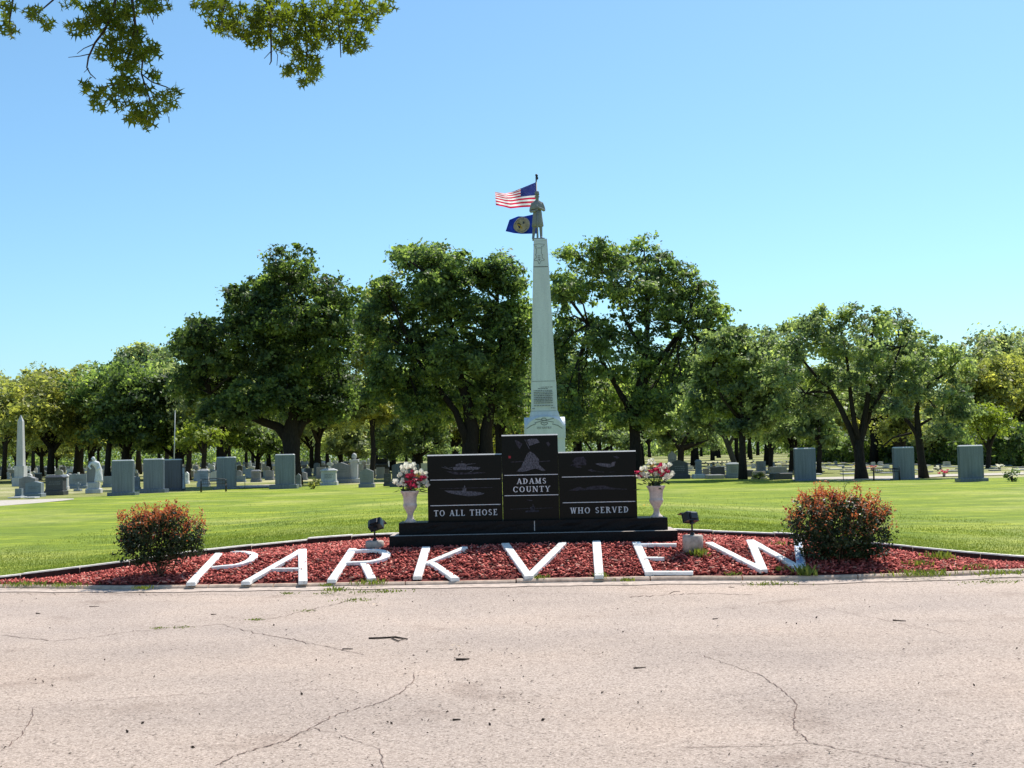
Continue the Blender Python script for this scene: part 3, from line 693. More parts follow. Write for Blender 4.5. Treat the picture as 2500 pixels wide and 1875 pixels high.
# tank
etching(tl, [[(650, 440), (1010, 425), (1250, 445), (1215, 490), (680, 505)], [(720, 385), (800, 360), (920, 358), (970, 400), (935, 425), (720, 425)], [(835, 335), (850, 305), (868, 335)]],
        [[(930, 385), (1150, 362)], [(1000, 552), (1060, 530), (1120, 480)], [(420, 440), (650, 500)], [(480, 425), (560, 465), (640, 450)]], c1, 'etch', 'etched tank', .007)
etching(tl, [[(500, 520), (900, 560), (1200, 545), (1380, 560), (1100, 590), (700, 600)]], [], c1, 'etch2')
# ship
etching(tl, [[(480, 938), (880, 945), (1180, 965), (1335, 998), (1300, 1020), (1160, 1050), (1000, 1060), (700, 1020), (560, 985)], [(865, 945), (870, 890), (900, 870), (905, 830), (918, 830), (925, 875), (950, 895), (945, 945)]], [], c1, 'etch', 'etched aircraft carrier')
etching(tl, [[(360, 895), (850, 880), (1500, 868), (1500, 880), (850, 895), (360, 903)]], [], c1, 'etch2')
# middle: mound with a plain pole and flag, then a small ship
etching(tc, [[(420, 770), (500, 690), (560, 560), (600, 470), (650, 430), (720, 470), (800, 560), (800, 650), (910, 750), (860, 760), (740, 715), (560, 770)]],
        [[(560, 225), (640, 390)], [(510, 690), (600, 560)], [(600, 700), (700, 560)]], c2, 'etch', 'etched rocky mound with a flagpole', .008)
etching(tc, [[(585, 235), (660, 215), (760, 215), (815, 275), (740, 300), (640, 335)]], [], c2, 'etch', 'etched waving flag')
etching(tc, [[(320, 605), (480, 590), (530, 590), (530, 608), (320, 615)], [(805, 595), (990, 580), (990, 598), (805, 608)], [(390, 240), (430, 240), (520, 300), (480, 390), (430, 340)], [(915, 280), (960, 265), (995, 310), (960, 350)]], [], c2, 'etch2')
etching(tc, [[(285, 505), (325, 505), (328, 545), (285, 545)]], [], c2, 'red', 'small red mark')
etching(tc, [[(570, 1430), (640, 1420), (650, 1375), (690, 1350), (700, 1310), (715, 1350), (735, 1380), (735, 1415), (800, 1425), (800, 1450), (570, 1455)], [(600, 1240), (680, 1250), (690, 1265), (600, 1262)]], [], c2, 'etch2', 'faint etched ship')
etching(tc, [[(320, 1400), (640, 1385), (640, 1397), (320, 1408)], [(740, 1385), (1030, 1378), (1030, 1386), (740, 1397)]], [], c2, 'etch2')
# right: palm and huts, a jet plane, a shoreline
etching(tr_, [[(610, 310), (680, 298), (830, 312), (870, 282), (905, 280), (885, 345), (810, 362), (700, 345)]], [[(690, 340), (820, 355)]], c3, 'etch', 'etched jet plane')
etching(tr_, [[(280, 270), (330, 220), (440, 205), (480, 260), (480, 330), (330, 330)], [(250, 330), (300, 310), (420, 360), (360, 370)], [(500, 400), (560, 385), (640, 420), (560, 425)], [(870, 205), (920, 195), (965, 220), (930, 235)]], [[(640, 425), (740, 430)], [(820, 430), (890, 425)]], c3, 'etch2')
etching(tr_, [[(225, 695), (330, 660), (380, 640), (460, 668), (465, 692), (300, 698)], [(470, 660), (560, 630), (740, 625), (880, 660), (1070, 672), (1070, 684), (700, 680), (470, 690)]], [], c3, 'etch2', 'faint etched shoreline')

# ------------------------------------------------------------------ urns with bouquets
def flower(mb, c, r, m, rs_, tulip=True):
    for k in range(6):
        a = k * math.pi / 3 + rs_.uniform(0, 1); o = Vector((math.cos(a), math.sin(a), 0))
        t = Vector((-o.y, o.x, 0)); h = r * (1.5 if tulip else .8)
        p0 = Vector(c); p1 = p0 + o * r * .75 + Vector((0, 0, h * .45)); p2 = p0 + o * r * (.45 if tulip else 1.0) + Vector((0, 0, h))
        mb.add([p0, p1 + t * r * .5, p2 + t * r * .12, p2 - t * r * .12, p1 - t * r * .5], [(0, 1, 2, 3, 4)], m, True)
def urn(px, pyb, label, blab, seed, spots):
    Yu = 18.82; x, z = mp(px, pyb, Yu); z = zbt; k = 77 * mpp(Yu) / .47
    o = thing('urn', label, 'urn', (x, Yu, z + .001), 0, 'stone urns on the memorial base')
    prof = [(.095, 0), (.095, .012), (.088, .022), (.062, .045), (.046, .075), (.042, .12), (.048, .14), (.060, .15), (.060, .158), (.066, .172), (.092, .21), (.107, .245), (.108, .265), (.100, .272), (.099, .30), (.102, .37), (.115, .41), (.143, .455), (.147, .468), (.135, .468), (.118, .43)]
    g = MB(); g.lathe([(r_ * k * .98, h * k) for r_, h in prof[:9]], 26); g.build('pedestal_foot', MT['urn'], o)
    g = MB(); g.lathe([(r_ * k * .98, h * k) for r_, h in prof[8:]], 26); g.build('bowl', MT['urn'], o)
    top = z + .45 * k
    b = thing('bouquet', blab, 'flowers', (x, Yu, top), 0, 'flower bouquets in the urns')
    r = random.Random(seed)
    ms = [MT['petalwhite'], MT['petalred'], MT['petalyel']]
    for m, nm in ((0, 'white_blooms'), (1, 'red_blooms'), (2, 'yellow_blooms')):
        g = MB()
        for (fx, fy, col, sz) in spots:
            if col != m: continue
            for _ in range(4 if m != 2 else 3):
                q = A(fx + r.gauss(0, 2.6), fy + r.gauss(0, 2.6), Yu + r.uniform(-.1, .07)) - Vector((x, Yu, top))
                flower(g, q, sz * mpp(Yu) * r.uniform(.75, 1.1), 0, r, m != 1 or r.random() < .3)
        if g.v: g.build(nm, ms[m], b)
    g = MB()
    for (fx, fy, col, sz) in spots:
        q = A(fx, fy, Yu) - Vector((x, Yu, top))
        g.tube([Vector((q.x * .15, 0, -.02)), Vector((q.x * .55, -.02, q.z * .6)), q], [.003, .003, .002], 4)
        for _ in range(2):
            a = Vector((q.x * .7 + r.gauss(0, .03), r.uniform(-.11, .02), max(-.06, q.z * .5 + r.gauss(0, .04)))); d = Vector((r.gauss(0, .05) + q.x * .25, -.03, r.uniform(-.05, .05))); s = Vector((.008, 0, .008))
            g.add([a, a + d * .5 + s, a + d, a + d * .5 - s], [(0, 1, 2, 3)])
    for _ in range(30):
        a = Vector((r.gauss(0, .06), r.uniform(-.12, .08), r.uniform(-.02, .07))); s = Vector((r.gauss(0, .03), r.gauss(0, .02), r.gauss(0, .03)))
        u = Vector((.016, .0, .02)); g.add([a - s, a + u, a + s, a - u], [(0, 1, 2, 3)])
    g.build('stems', MT['rosegreen'], b)
c7 = lambda x, y: (850 + x / 6.913, 1120 + y / 6.913)
spL = [(*c7(a, b), c, s) for a, b, c, s in [(920, 215, 0, 7), (1000, 180, 0, 8), (1070, 170, 0, 7), (1120, 210, 0, 7), (870, 310, 0, 7), (790, 400, 0, 7), (910, 400, 0, 6), (850, 450, 0, 6), (955, 460, 0, 5), (1160, 240, 0, 6), (1255, 265, 0, 7), (1310, 300, 0, 6), (1200, 430, 0, 5), (1270, 450, 0, 6), (1330, 480, 0, 6), (1200, 490, 0, 5), (960, 250, 0, 7), (1325, 395, 0, 5),
        (1010, 330, 1, 7), (1080, 270, 1, 7), (980, 410, 1, 7), (1060, 390, 1, 7), (1020, 480, 1, 7), (1110, 490, 1, 7), (1140, 420, 1, 6), (1190, 370, 1, 6), (1250, 350, 1, 7), (1300, 330, 1, 6), (1100, 330, 1, 6), (1160, 320, 2, 5), (1200, 300, 2, 5)]]
c6 = lambda x, y: (1350 + x / 5.924, 1080 + y / 5.924)
spR = [(*c6(a, b), c, s) for a, b, c, s in [(1290, 400, 0, 6), (1350, 380, 0, 6), (1290, 480, 0, 6), (1360, 500, 0, 7), (1460, 500, 0, 7), (1600, 370, 0, 7), (1675, 355, 0, 7), (1570, 430, 0, 7), (1640, 520, 0, 8), (1730, 470, 0, 6), (1620, 560, 0, 6), (1390, 310, 0, 5), (1440, 290, 0, 5), (1230, 530, 0, 5),
        (1220, 440, 1, 6), (1260, 500, 1, 6), (1430, 430, 1, 8), (1500, 390, 1, 8), (1540, 340, 1, 7), (1560, 490, 1, 7), (1630, 440, 1, 7), (1590, 470, 1, 6), (1420, 360, 2, 5), (1300, 430, 2, 4)]]
urn((850 + 1050 / 6.913), 1272.6, 'stone urn left of the tablets, at the TO ALL THOSE end', 'white and crimson silk flowers spilling from the left urn beside TO ALL THOSE', 3, spL)
urn((1350 + 1500 / 5.924), 1262, 'stone urn right of the tablets, at the WHO SERVED end', 'white and pink silk flowers spilling from the right urn beside WHO SERVED', 4, spR)

# ------------------------------------------------------------------ floodlights
def floodlight(label, pb, Yl, hd, tilt, zrot, post_px, block):
    x, z0 = mp(pb[0], pb[1], Yl); zg = zbed(x, Yl) - .02; s = mpp(Yl)
    o = thing('floodlight', label, 'floodlight', (x, Yl, zg), 0, 'floodlights aimed at the memorial')
    bt = mp(block[0], block[1], Yl)[1] - zg; bw = block[2] * s / 2
    g = MB(); g.lathe([(bw, 0), (bw, bt - .015), (bw - .015, bt)], 28); g.build('concrete_footing', MT['concrete'], o)
    hx, hz = mp(*hd, Yl); hx -= x; hz -= zg; qx = mp(post_px, pb[1], Yl)[0] - x
    g = MB(); g.tube([(qx, 0, bt - .01), (qx, 0, bt + .03)], .032, 10); g.tube([(qx, 0, bt), (qx + .0, 0, hz - .1), (hx, 0, hz - .03)], .013, 8); g.build('post', MT['blackmetal'], o)
    Mx = Matrix.Rotation(zrot, 4, 'Z') @ Matrix.Rotation(tilt[0], 4, 'X') @ Matrix.Rotation(tilt[1], 4, 'Y')
    def head(name, parts, mat):
        g = MB(); [g.box(c, d, 0, 0, b) for c, d, b in parts]
        g.v = [tuple(Mx @ Vector(v) + Vector((hx, 0, hz))) for v in g.v]; return g.build(name, mat, o)
    head('lamp_head', [((0, 0, 0), (.205, .115, .135), .012), ((0, .061, .0), (.215, .012, .15), .004), ((0, -.07, .0), (.13, .03, .09), .01), ((0, 0, -.085), (.05, .05, .04), .006)], MT['blackmetal'])
    head('visor', [((0, .105, .078), (.215, .09, .006), 0)], MT['blackmetal']); head('lamp_glass', [((0, .0685, 0), (.18, .004, .115), 0)], MT['lens'])
floodlight('black floodlight above the R, left of the memorial, head tipped sideways', (915, 1337), 18.62, (917, 1279), (R(-38), R(-20)), R(-28), 915, (915, 1320, 45))
floodlight('black floodlight right of the memorial on a pale round concrete footing', (1692, 1338), 17.95, (1686, 1262), (R(-20), R(6)), R(35), 1691, (1692, 1306, 50))

# ------------------------------------------------------------------ rose bushes
def rose_bush(label, pbase, Yc, lobes_px, seed, stems, sprout=None):
    rs_ = np.random.RandomState(seed); r = random.Random(seed)
    bx_ = A(*pbase, Yc); zg = zbed(bx_.x, Yc); s = mpp(Yc)
    o = thing('rose_bush', label, 'bush', (bx_.x, Yc, zg), 0, 'rose bushes in the mulch bed')
    org = np.array([bx_.x, Yc, zg])
    lob = []
    for (cx_, cy_, rx_, ry_, dy) in lobes_px:
        c_ = A(cx_, cy_, Yc + dy); lob.append((np.array(c_) - org, (rx_ * s, (rx_ + ry_) * .5 * s, ry_ * s)))
    p, n_, sz = clump_leaves(lob, rs_, 760, .0225, .085, 18, .3)
    ztop = p[:, 2].max(); zlo = p[:, 2].min()
    rel = (p[:, 2] - zlo) / (ztop - zlo)
    keep = (p[:, 2] > .03); p, n_, sz, rel = p[keep], n_[keep], sz[keep], rel[keep]
    # the outermost upper tips are the red new growth
    dmin = np.min([(((p - c_) / np.array(rr)) ** 2).sum(1) for c_, rr in lob], axis=0)
    redp = np.clip((rel - .42) * 1.6, 0, .85) * np.clip((dmin - .4) * 2.2, .1, 1)
    isred = rs_.random(len(p)) < redp
    vv = leafquads(p, n_, sz, rs_, .55, .2)
    npmesh('foliage', vv[~isred], 4, MT['rosegreen'], o)
    # sprays of red leaves at the shoot ends
    rp = p[isred]; rn = n_[isred]; add_p, add_n = [rp], [rn]
    tips = rp[rs_.permutation(len(rp))[:int(len(rp) * .28)]]
    for t in tips:
        d = np.array([r.gauss(0, .35), r.gauss(0, .35), 1.0])
        for k in range(5):
            add_p.append((t + d * .018 * k + rs_.normal(size=3) * .012)[None]); add_n.append((rs_.normal(size=3) + np.array([0, -.2, .3]))[None])
    shoots = []
    top = rp[rp[:, 2] > np.quantile(rp[:, 2], .45)]
    for _ in range(26):                                     # long new shoots standing clear of the mound
        b0 = top[r.randrange(len(top))]; d = np.array([b0[0] * .6 + r.gauss(0, .25), b0[1] * .5 + r.gauss(0, .25), r.uniform(.5, 1.1)]); d /= np.linalg.norm(d); ln_ = r.uniform(.08, .2)
        shoots.append((b0, b0 + d * ln_))
        for k in range(int(10 + ln_ * 60)):
            add_p.append((b0 + d * ln_ * r.random() + rs_.normal(size=3) * .014)[None]); add_n.append((rs_.normal(size=3) + np.array([0, -.2, .4]))[None])
    rp = np.concatenate(add_p); rn = np.concatenate(add_n)
    npmesh('red_shoots', leafquads(rp, rn, rs_.uniform(.012, .026, len(rp)), rs_, .42, .2), 4, MT['rosered'], o)
    g = MB()
    for _ in range(9):
        q = rp[r.randrange(len(rp))] * .96
        for k in range(7):
            a = Vector((r.gauss(0, 1), r.gauss(0, 1), r.gauss(0, 1))).normalized(); b = a.orthogonal().normalized(); c_ = Vector(q) + a * .014
            g.add([c_ + b * .016, c_ + a.cross(b) * .016, c_ - b * .016, c_ - a.cross(b) * .016], [(0, 1, 2, 3)])
    g.build('rose_flowers', MT['rosepink'], o)
    g = MB()
    for _ in range(stems):
        t = Vector(lob[r.randrange(len(lob))][0]) + Vector((r.gauss(0, .12), r.gauss(0, .12), r.gauss(.05, .08)))
        b = Vector((r.gauss(0, .05), r.gauss(0, .05), -.03)); g.tube([b, b.lerp(t, .4) + Vector((r.gauss(0, .03), r.gauss(0, .03), .03)), t], [.011, .008, .003], 5)
    for a, b in shoots: g.tube([Vector(a) * .9, Vector(a), Vector(b)], [.004, .003, .0015], 4)
    for _ in range(40):
        t = Vector(rp[r.randrange(len(rp))]); b = t * .7; g.tube([b, t], [.004, .002], 4)
    g.build('stems', MT['stem'], o)
    if sprout:
        g = MB(); pts = [np.array(A(x, y, Yc)) - org for x, y in sprout]; g.tube(pts, .004, 5); sp = g.build('green_sprout', MT['weed'], o)
        c_, nn_ = [], []
        for a, b in zip(pts[:-1], pts[1:]):
            for k in range(9): c_.append(a + (b - a) * rs_.random() + rs_.normal(size=3) * np.array([.03, .03, .01])); nn_.append(rs_.normal(size=3) * .5 + np.array([0, 0, 1]))
        npmesh('sprout_leaves', leafquads(np.array(c_), np.array(nn_), np.full(len(c_), .028), rs_, .4, .2), 4, MT['weed'], o)
    return o
rose_bush('rounded red-tipped rose bush at the P end of the letter row', (388, 1396), 18.0,
          [(390, 1300, 82, 55, 0), (345, 1290, 58, 48, -.1), (440, 1300, 52, 52, .05), (370, 1275, 60, 32, .1), (420, 1268, 40, 30, -.1), (330, 1315, 45, 42, .1), (455, 1328, 38, 34, -.1), (385, 1340, 78, 34, 0), (330, 1345, 40, 30, -.15), (440, 1350, 45, 28, -.1), (385, 1365, 45, 20, 0), (312, 1300, 26, 40, 0), (478, 1298, 20, 34, 0)], 11, 12)
rose_bush('larger red-tipped rose bush overhanging the W at the right end of the letters', (2060, 1393), 17.5,
          [(2050, 1275, 105, 62, 0), (1985, 1262, 62, 50, -.12), (2110, 1270, 62, 52, .08), (2040, 1238, 75, 42, .1), (2085, 1238, 55, 36, -.1), (1965, 1300, 45, 40, .1), (2140, 1310, 38, 45, -.12), (2050, 1318, 105, 42, 0), (2060, 1350, 92, 34, .1), (2000, 1345, 50, 30, -.1), (2110, 1350, 55, 32, -.1), (2055, 1375, 70, 18, 0), (1948, 1270, 24, 36, 0), (2160, 1275, 18, 40, 0), (1990, 1225, 26, 22, 0), (2150, 1255, 20, 25, 0)], 12, 16,
          [(2060, 1215), (2062, 1190), (2070, 1176)])

# ------------------------------------------------------------------ weeds in the bed and along the kerb
def weed(px, py, wpx, hpx, label, name='weed_tuft', zf=None, bushy=False, n=60):
    p0 = onsurf(px, py, zbed if zf is None else zf); rs_ = np.random.RandomState(int(px * 7 + py)); s = mpp(p0.y)
    W_, H_ = wpx * s, hpx * s * (1.15 if zf is None else .7)
    k = n; x = rs_.normal(size=k) * W_ * .3; y = rs_.normal(size=k) * min(W_, .35) * .3
    an = rs_.uniform(0, 6.28, k); h = H_ * rs_.uniform(.5, 1.2, k); wd = rs_.uniform(.004, .011, k) * (2 if bushy else 1)
    b = np.stack([x, y, np.full(k, -.01)], 1); d = np.stack([np.cos(an), np.sin(an), 0 * an], 1) * wd[:, None]
    ln_ = np.stack([rs_.normal(size=k) * .5 * h, rs_.normal(size=k) * .5 * h, h], 1)
    o = npmesh(name, np.stack([b - d * .6, b + d * .6, b + ln_ * .6 + d, b + ln_, b + ln_ * .6 - d], 1), 5, MT['weed'], None, None, p0)
    return tag(o, label, 'weed', 'weeds growing in the bed and kerb')
zr0 = lambda x, y: 0.006
for a in [(820, 1441, 60, 8, 'weeds sprouting between mulch and kerb below the A', None), (800, 1428, 26, 5, 'small weed at the foot of the A right leg', None), (905, 1424, 70, 10, 'weeds creeping round the feet of the R', None),
          (1320, 1411, 30, 9, 'weed against the kerb left of the I foot', None), (1466, 1410, 34, 12, 'weed clump at the foot of the I', None), (1530, 1417, 36, 7, 'thin weed over the kerb between I and E', None),
          (1706, 1357, 34, 18, 'pale weed in the mulch below the right floodlight', None), (1902, 1333, 24, 12, 'pale weed in the mulch near the top of the W', None), (1905, 1391, 26, 10, 'weed between the two halves of the W', None), (1790, 1402, 32, 8, 'thin weed on the kerb below the W left foot', None),
          (1968, 1402, 46, 22, 'leafy weed growing over the kerb at the W right foot', None), (2290, 1363, 60, 16, 'grassy weeds in the mulch right of the bigger rose bush', None), (2205, 1345, 34, 18, 'weed beside the edging right of the bigger rose bush', None), (2370, 1386, 80, 10, 'weed patch near the right end of the bed', None), (2240, 1378, 60, 12, 'weeds in the mulch just right of the bush shadow', None),
          (2250, 1404, 130, 14, 'long weed strip over the kerb right of the bush', None), (2440, 1400, 120, 10, 'weeds over the kerb at the far right edge', None), (60, 1428, 110, 10, 'grass growing over the kerb at the far left edge', None), (160, 1429, 90, 8, 'sparse grass along the kerb left of the small rose bush', None), (350, 1436, 40, 7, 'weed at the kerb below the small rose bush', None),
          (700, 1448, 42, 5, 'low grass tuft on the gutter below the P and A', zr0), (790, 1448, 46, 4, 'low grass patch on the gutter below the A', zr0), (930, 1444, 120, 8, 'bright grass patch on the gutter below the R and K', zr0), (870, 1464, 70, 6, 'grass growing out of the road crack below the R', zr0), (390, 1532, 30, 4, 'grass in the road crack, left of the other crack tufts', zr0), (445, 1530, 40, 4, 'grass in the long road crack near its fork', zr0), (625, 1512, 34, 5, 'grass in the road crack right of its fork', zr0), (750, 1490, 40, 4, 'thin dry grass in the rising road crack', zr0), (1875, 1426, 110, 9, 'grass patch at the gutter below the W', zr0), (2420, 1420, 150, 5, 'thin grass on the road edge at the far right', zr0)]:
    weed(*a[:5], zf=a[5], n=int(24 + a[2] * 1.1), bushy=(a[3] > 15))
# ------------------------------------------------------------------ twigs and leaf scraps on the road
def twig(label, pts, rad, fork=None):
    P = [G(x, y, rad) for x, y in pts]; o0 = P[0]
    g = MB(); g.tube([p - o0 for p in P], [rad] * (len(P) - 1) + [rad * .6], 6)
    if fork: Q = [G(x, y, rad) for x, y in fork]; g.tube([p - o0 for p in Q], rad * .7, 5)
    tag(g.build('twig', MT['twig'], None, o0), label, 'twig', 'twigs lying on the road')
twig('longest dark forked twig on the road below the K', [(900, 1558), (935, 1557), (965, 1555), (995, 1560)], .009, [(955, 1557), (972, 1565), (985, 1559)])
twig('thick short dark twig right of the forked twig', [(1113, 1609.5), (1130, 1609.5), (1146, 1608.5)], .010)
twig('short twig at the end of the forked road crack', [(836, 1584), (862, 1584)], .006)
twig('thin brown twig on the right half, below the E', [(1547, 1631), (1577, 1629)], .006)
twig('dark twig on the far right of the road', [(2180, 1514), (2212, 1516)], .007)
twig('short curved twig on the road below the W start', [(1740, 1511), (1753, 1510)], .006)
twig('pale slim twig near the left kerb below the P', [(218, 1481), (242, 1480.5)], .005)
twig('small stick nearest the bottom of the road, centre left', [(1105, 1757), (1124, 1756)], .007)
twig('tiny stick on the left of the road near the kerb', [(88, 1497), (98, 1498)], .007)
twig('small stick below the A on the road', [(515, 1500), (528, 1499.5)], .006)
twig('thin curved twig by the gutter below the E', [(1635, 1449), (1645, 1444), (1660, 1443.5)], .004)
twig('short dark stick on the gutter below the E', [(1779, 1433), (1793, 1434)], .005)
rs = np.random.RandomState(21); k = 420
px_ = rs.uniform(0, 2500, k); py_ = 1460 + 415 * rs.random(k) ** 1.3; dense = rs.random(k) < .5
px_[dense] = 1100 + rs.normal(size=dense.sum()) * 240; py_[dense] = 1640 + rs.normal(size=dense.sum()) * 110
P = np.array([G(a, min(1900, max(1455, b)), .008) for a, b in zip(px_, py_)])
dq = leafquads(P, rs.normal(size=(k, 3)) * .5 + np.array([0, 0, 1]), rs.uniform(.004, .017, k) , rs, .6, .3)
tag(npmesh('leaf_debris', dq, 4, MT['twig']), 'dark leaf and bark scraps scattered over the road', 'litter', None, 'stuff')
def leafscrap(px, py, label, z=None, col='sealpale', s=.03):
    p = gz(px, py) if z is None else G(px, py, z); g = MB(); r = random.Random(int(px))
    for _ in range(4):
        c_ = Vector((r.gauss(0, s), r.gauss(0, s), .03)); a = Vector((r.gauss(0, 1), r.gauss(0, 1), .3)).normalized() * s; b = a.cross(Vector((0, 0, 1))) * .5
        g.add([c_ - a, c_ + b + Vector((0, 0, .01)), c_ + a, c_ - b], [(0, 1, 2, 3)])
    tag(g.build('fallen_leaf', MT[col], None, p), label, 'leaf', 'fallen leaves')
leafscrap(1574, 1236, 'curled orange-brown leaf on the lawn beside the right urn', None, 'gold', .045)
leafscrap(1110, 1584, 'pale dry leaf on the road above the thick short twig', .006, 'sealpale', .022); leafscrap(916, 1481, 'tiny pale leaf on the road below the R', .006, 'sealpale', .015)

# ------------------------------------------------------------------ soldiers' monument
DM = 52.0
def mo(px, py): p = A(px, py, DM); return p.x, p.z
xo = (mo(1280, 1015)[0] + mo(1377, 1015)[0]) / 2; xo = mo(1327.5, 960)[0]
def hw(wpx): return wpx * mpp(DM) / 2
obl = thing('monument', 'tall pale granite obelisk monument rising behind the black memorial', 'monument', (xo, DM, 0))
z_cap, z_sh0, z_j, z_j2, z_top = mo(1328, 1016)[1], mo(1327, 1006)[1], mo(1325, 931)[1], mo(1317, 654)[1], mo(1315, 592)[1]
g = MB(); b0 = hw(97); g.box((0, 0, .3), (b0 * 2.7, b0 * 2.7, .6)); g.box((0, 0, .85), (b0 * 2.25, b0 * 2.25, .5)); g.build('steps', MT['monument'], obl)
zb1 = z_cap - .42
g = MB(); g.box((0, 0, (1.1 + zb1) / 2), (b0 * 1.96, b0 * 1.96, zb1 - 1.1))
s1 = b0 * .98; s2 = hw(70)
g.add([(-s1, -s1, zb1), (s1, -s1, zb1), (s1, s1, zb1), (-s1, s1, zb1), (-s2, -s2, z_cap), (s2, -s2, z_cap), (s2, s2, z_cap), (-s2, s2, z_cap)], [(0, 1, 5, 4), (1, 2, 6, 5), (2, 3, 7, 6), (3, 0, 4, 7), (4, 5, 6, 7)])
arch = [(-s1 * .94, zb1 - .5), (s1 * .94, zb1 - .5)] + [(s1 * .94 * math.cos(R(a)), zb1 - .12 + .50 * math.sin(R(a))) for a in range(0, 181, 12)]
g.prism(arch, -s1 - .03, s1 + .03)
g.prism([(y, z) for y, z in arch], -s1 - .03, s1 + .03)
n = len(arch); k = len(g.v) - 4 * n                            # second vault turned through a right angle
for i in range(k, len(g.v)):
    x_, y_, z_ = g.v[i]; g.v[i] = (y_ * .999, x_ * .999, z_ - .003)
pl = g.build('plinth', MT['monument'], obl)
def frust(g, h0, z0, h1, z1, m=0): g.add([(-h0, -h0, z0), (h0, -h0, z0), (h0, h0, z0), (-h0, h0, z0), (-h1, -h1, z1), (h1, -h1, z1), (h1, h1, z1), (-h1, h1, z1)], [(0, 1, 5, 4), (1, 2, 6, 5), (2, 3, 7, 6), (3, 0, 4, 7), (4, 5, 6, 7), (3, 2, 1, 0)], m)
g = MB(); frust(g, hw(72), z_cap + .001, hw(65), z_sh0 + .02); g.build('shaft_foot', MT['monument'], obl)
hA, hB, hC, hD = hw(63), hw(58.5), hw(38), hw(33)
g = MB(); frust(g, hA, z_sh0 + .021, hB + .012, z_j - .03); g.build('inscribed_block', MT['monument'], obl)
g = MB(); frust(g, hB, z_j - .01, hC + .006, z_j2 - .02); g.build('shaft', MT['monument'], obl)
g = MB(); frust(g, hC, z_j2 + .02, hD, z_top); g.build('badge_block', MT['monument'], obl)
g = MB(); frust(g, hB - .02, z_j - .04, hB - .03, z_j + .01); frust(g, hC - .02, z_j2 - .03, hC - .02, z_j2 + .03); g.build('joint', MT['carve'], obl)
g = MB(); frust(g, hD - .015, z_top, hD - .02, z_top + .03); frust(g, hD + .0, z_top + .03, hD - .01, z_top + .11); g.build('cap', MT['monument'], obl)
def onshaft(px, py):          # a point on the front of the tapering shaft
    x, z = mo(px, py); x -= xo
    h = np.interp(z, [zb1, z_cap, z_sh0, z_j, z_j2, z_top], [s1 + .03, s1 + .03, hA, hB, hC, hD]); return x, -h - .004, z
def carve(name, lines, wd=.02, label=None):
    g = MB(); k = 0
    for l in lines:
        P_ = [Vector(onshaft(*q)) for q in l]
        for a, b in zip(P_[:-1], P_[1:]):
            d = (b - a); d = Vector((d.x, 0, d.z)).normalized(); n_ = Vector((-d.z, 0, d.x)) * wd / 2; e = Vector((0, -.0002 * k, 0)); k += 1
            vs = [a + n_ + e, a - n_ + e, b - n_ + e, b + n_ + e]; bk_ = [v + Vector((0, .02, 0)) for v in vs]
            g.add(vs + bk_, [(0, 1, 2, 3), (0, 4, 5, 1), (1, 5, 6, 2), (2, 6, 7, 3), (3, 7, 4, 0)])
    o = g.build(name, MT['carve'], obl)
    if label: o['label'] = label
cb = lambda x, y: (1260 + x / 11.85, 560 + y / 11.85)
carve('carved_badge', [[cb(*q) for q in l] for l in [[(500, 470), (660, 450), (815, 465), (790, 515), (730, 520), (745, 560), (735, 590), (725, 740), (765, 760), (745, 800), (750, 860), (815, 905), (800, 930), (730, 935), (690, 980), (680, 1030), (650, 1025), (635, 960), (590, 930), (530, 940), (515, 905), (580, 865), (585, 810), (555, 770), (580, 740), (590, 600), (560, 580), (580, 520), (520, 515), (500, 470)], [(600, 570), (720, 570)], [(620, 800), (660, 790), (700, 800)], [(620, 860), (660, 830), (700, 860)], [(640, 890), (690, 890), (665, 940), (640, 890)]]], .018, 'carved star medal hanging from a ribbon')
ci = lambda x, y: (1260 + x / 8.293, 910 + y / 8.293)
r = random.Random(5); rows = []
for (y, x0_, x1_) in [(250, 320, 372), (243, 682, 755), (305, 350, 735), (333, 440, 640), (372, 355, 725), (405, 355, 730), (440, 358, 730), (475, 358, 732), (512, 360, 732), (548, 360, 735), (583, 362, 735), (622, 358, 738), (677, 360, 738), (735, 325, 380), (725, 700, 785)]:
    x = x0_
    while x < x1_ - 12:
        wd_ = r.uniform(18, 60); e = min(x1_, x + wd_); q = x
        while q < e - 6: rows.append([ci(q, y + 7 - .02 * (q - 500)), ci(q + r.uniform(0, 5), y - 7 - .02 * (q - 500))]); q += r.uniform(6, 9)
        x = e + 9
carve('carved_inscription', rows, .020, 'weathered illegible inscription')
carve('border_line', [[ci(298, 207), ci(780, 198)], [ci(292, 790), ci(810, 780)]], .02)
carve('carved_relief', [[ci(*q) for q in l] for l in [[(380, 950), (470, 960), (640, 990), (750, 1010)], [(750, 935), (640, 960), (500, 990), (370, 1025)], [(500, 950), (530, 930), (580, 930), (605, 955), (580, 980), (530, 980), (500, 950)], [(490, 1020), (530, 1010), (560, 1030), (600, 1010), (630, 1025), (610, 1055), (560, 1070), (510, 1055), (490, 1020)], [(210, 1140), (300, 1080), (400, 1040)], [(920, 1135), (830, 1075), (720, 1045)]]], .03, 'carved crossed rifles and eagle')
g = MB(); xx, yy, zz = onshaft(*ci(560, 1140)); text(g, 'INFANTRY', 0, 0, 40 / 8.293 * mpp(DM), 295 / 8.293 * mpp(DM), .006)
g.v = [(x + xx, y + yy, z + zz) for x, y, z in g.v]; g.build('lettering', MT['carve'], obl)

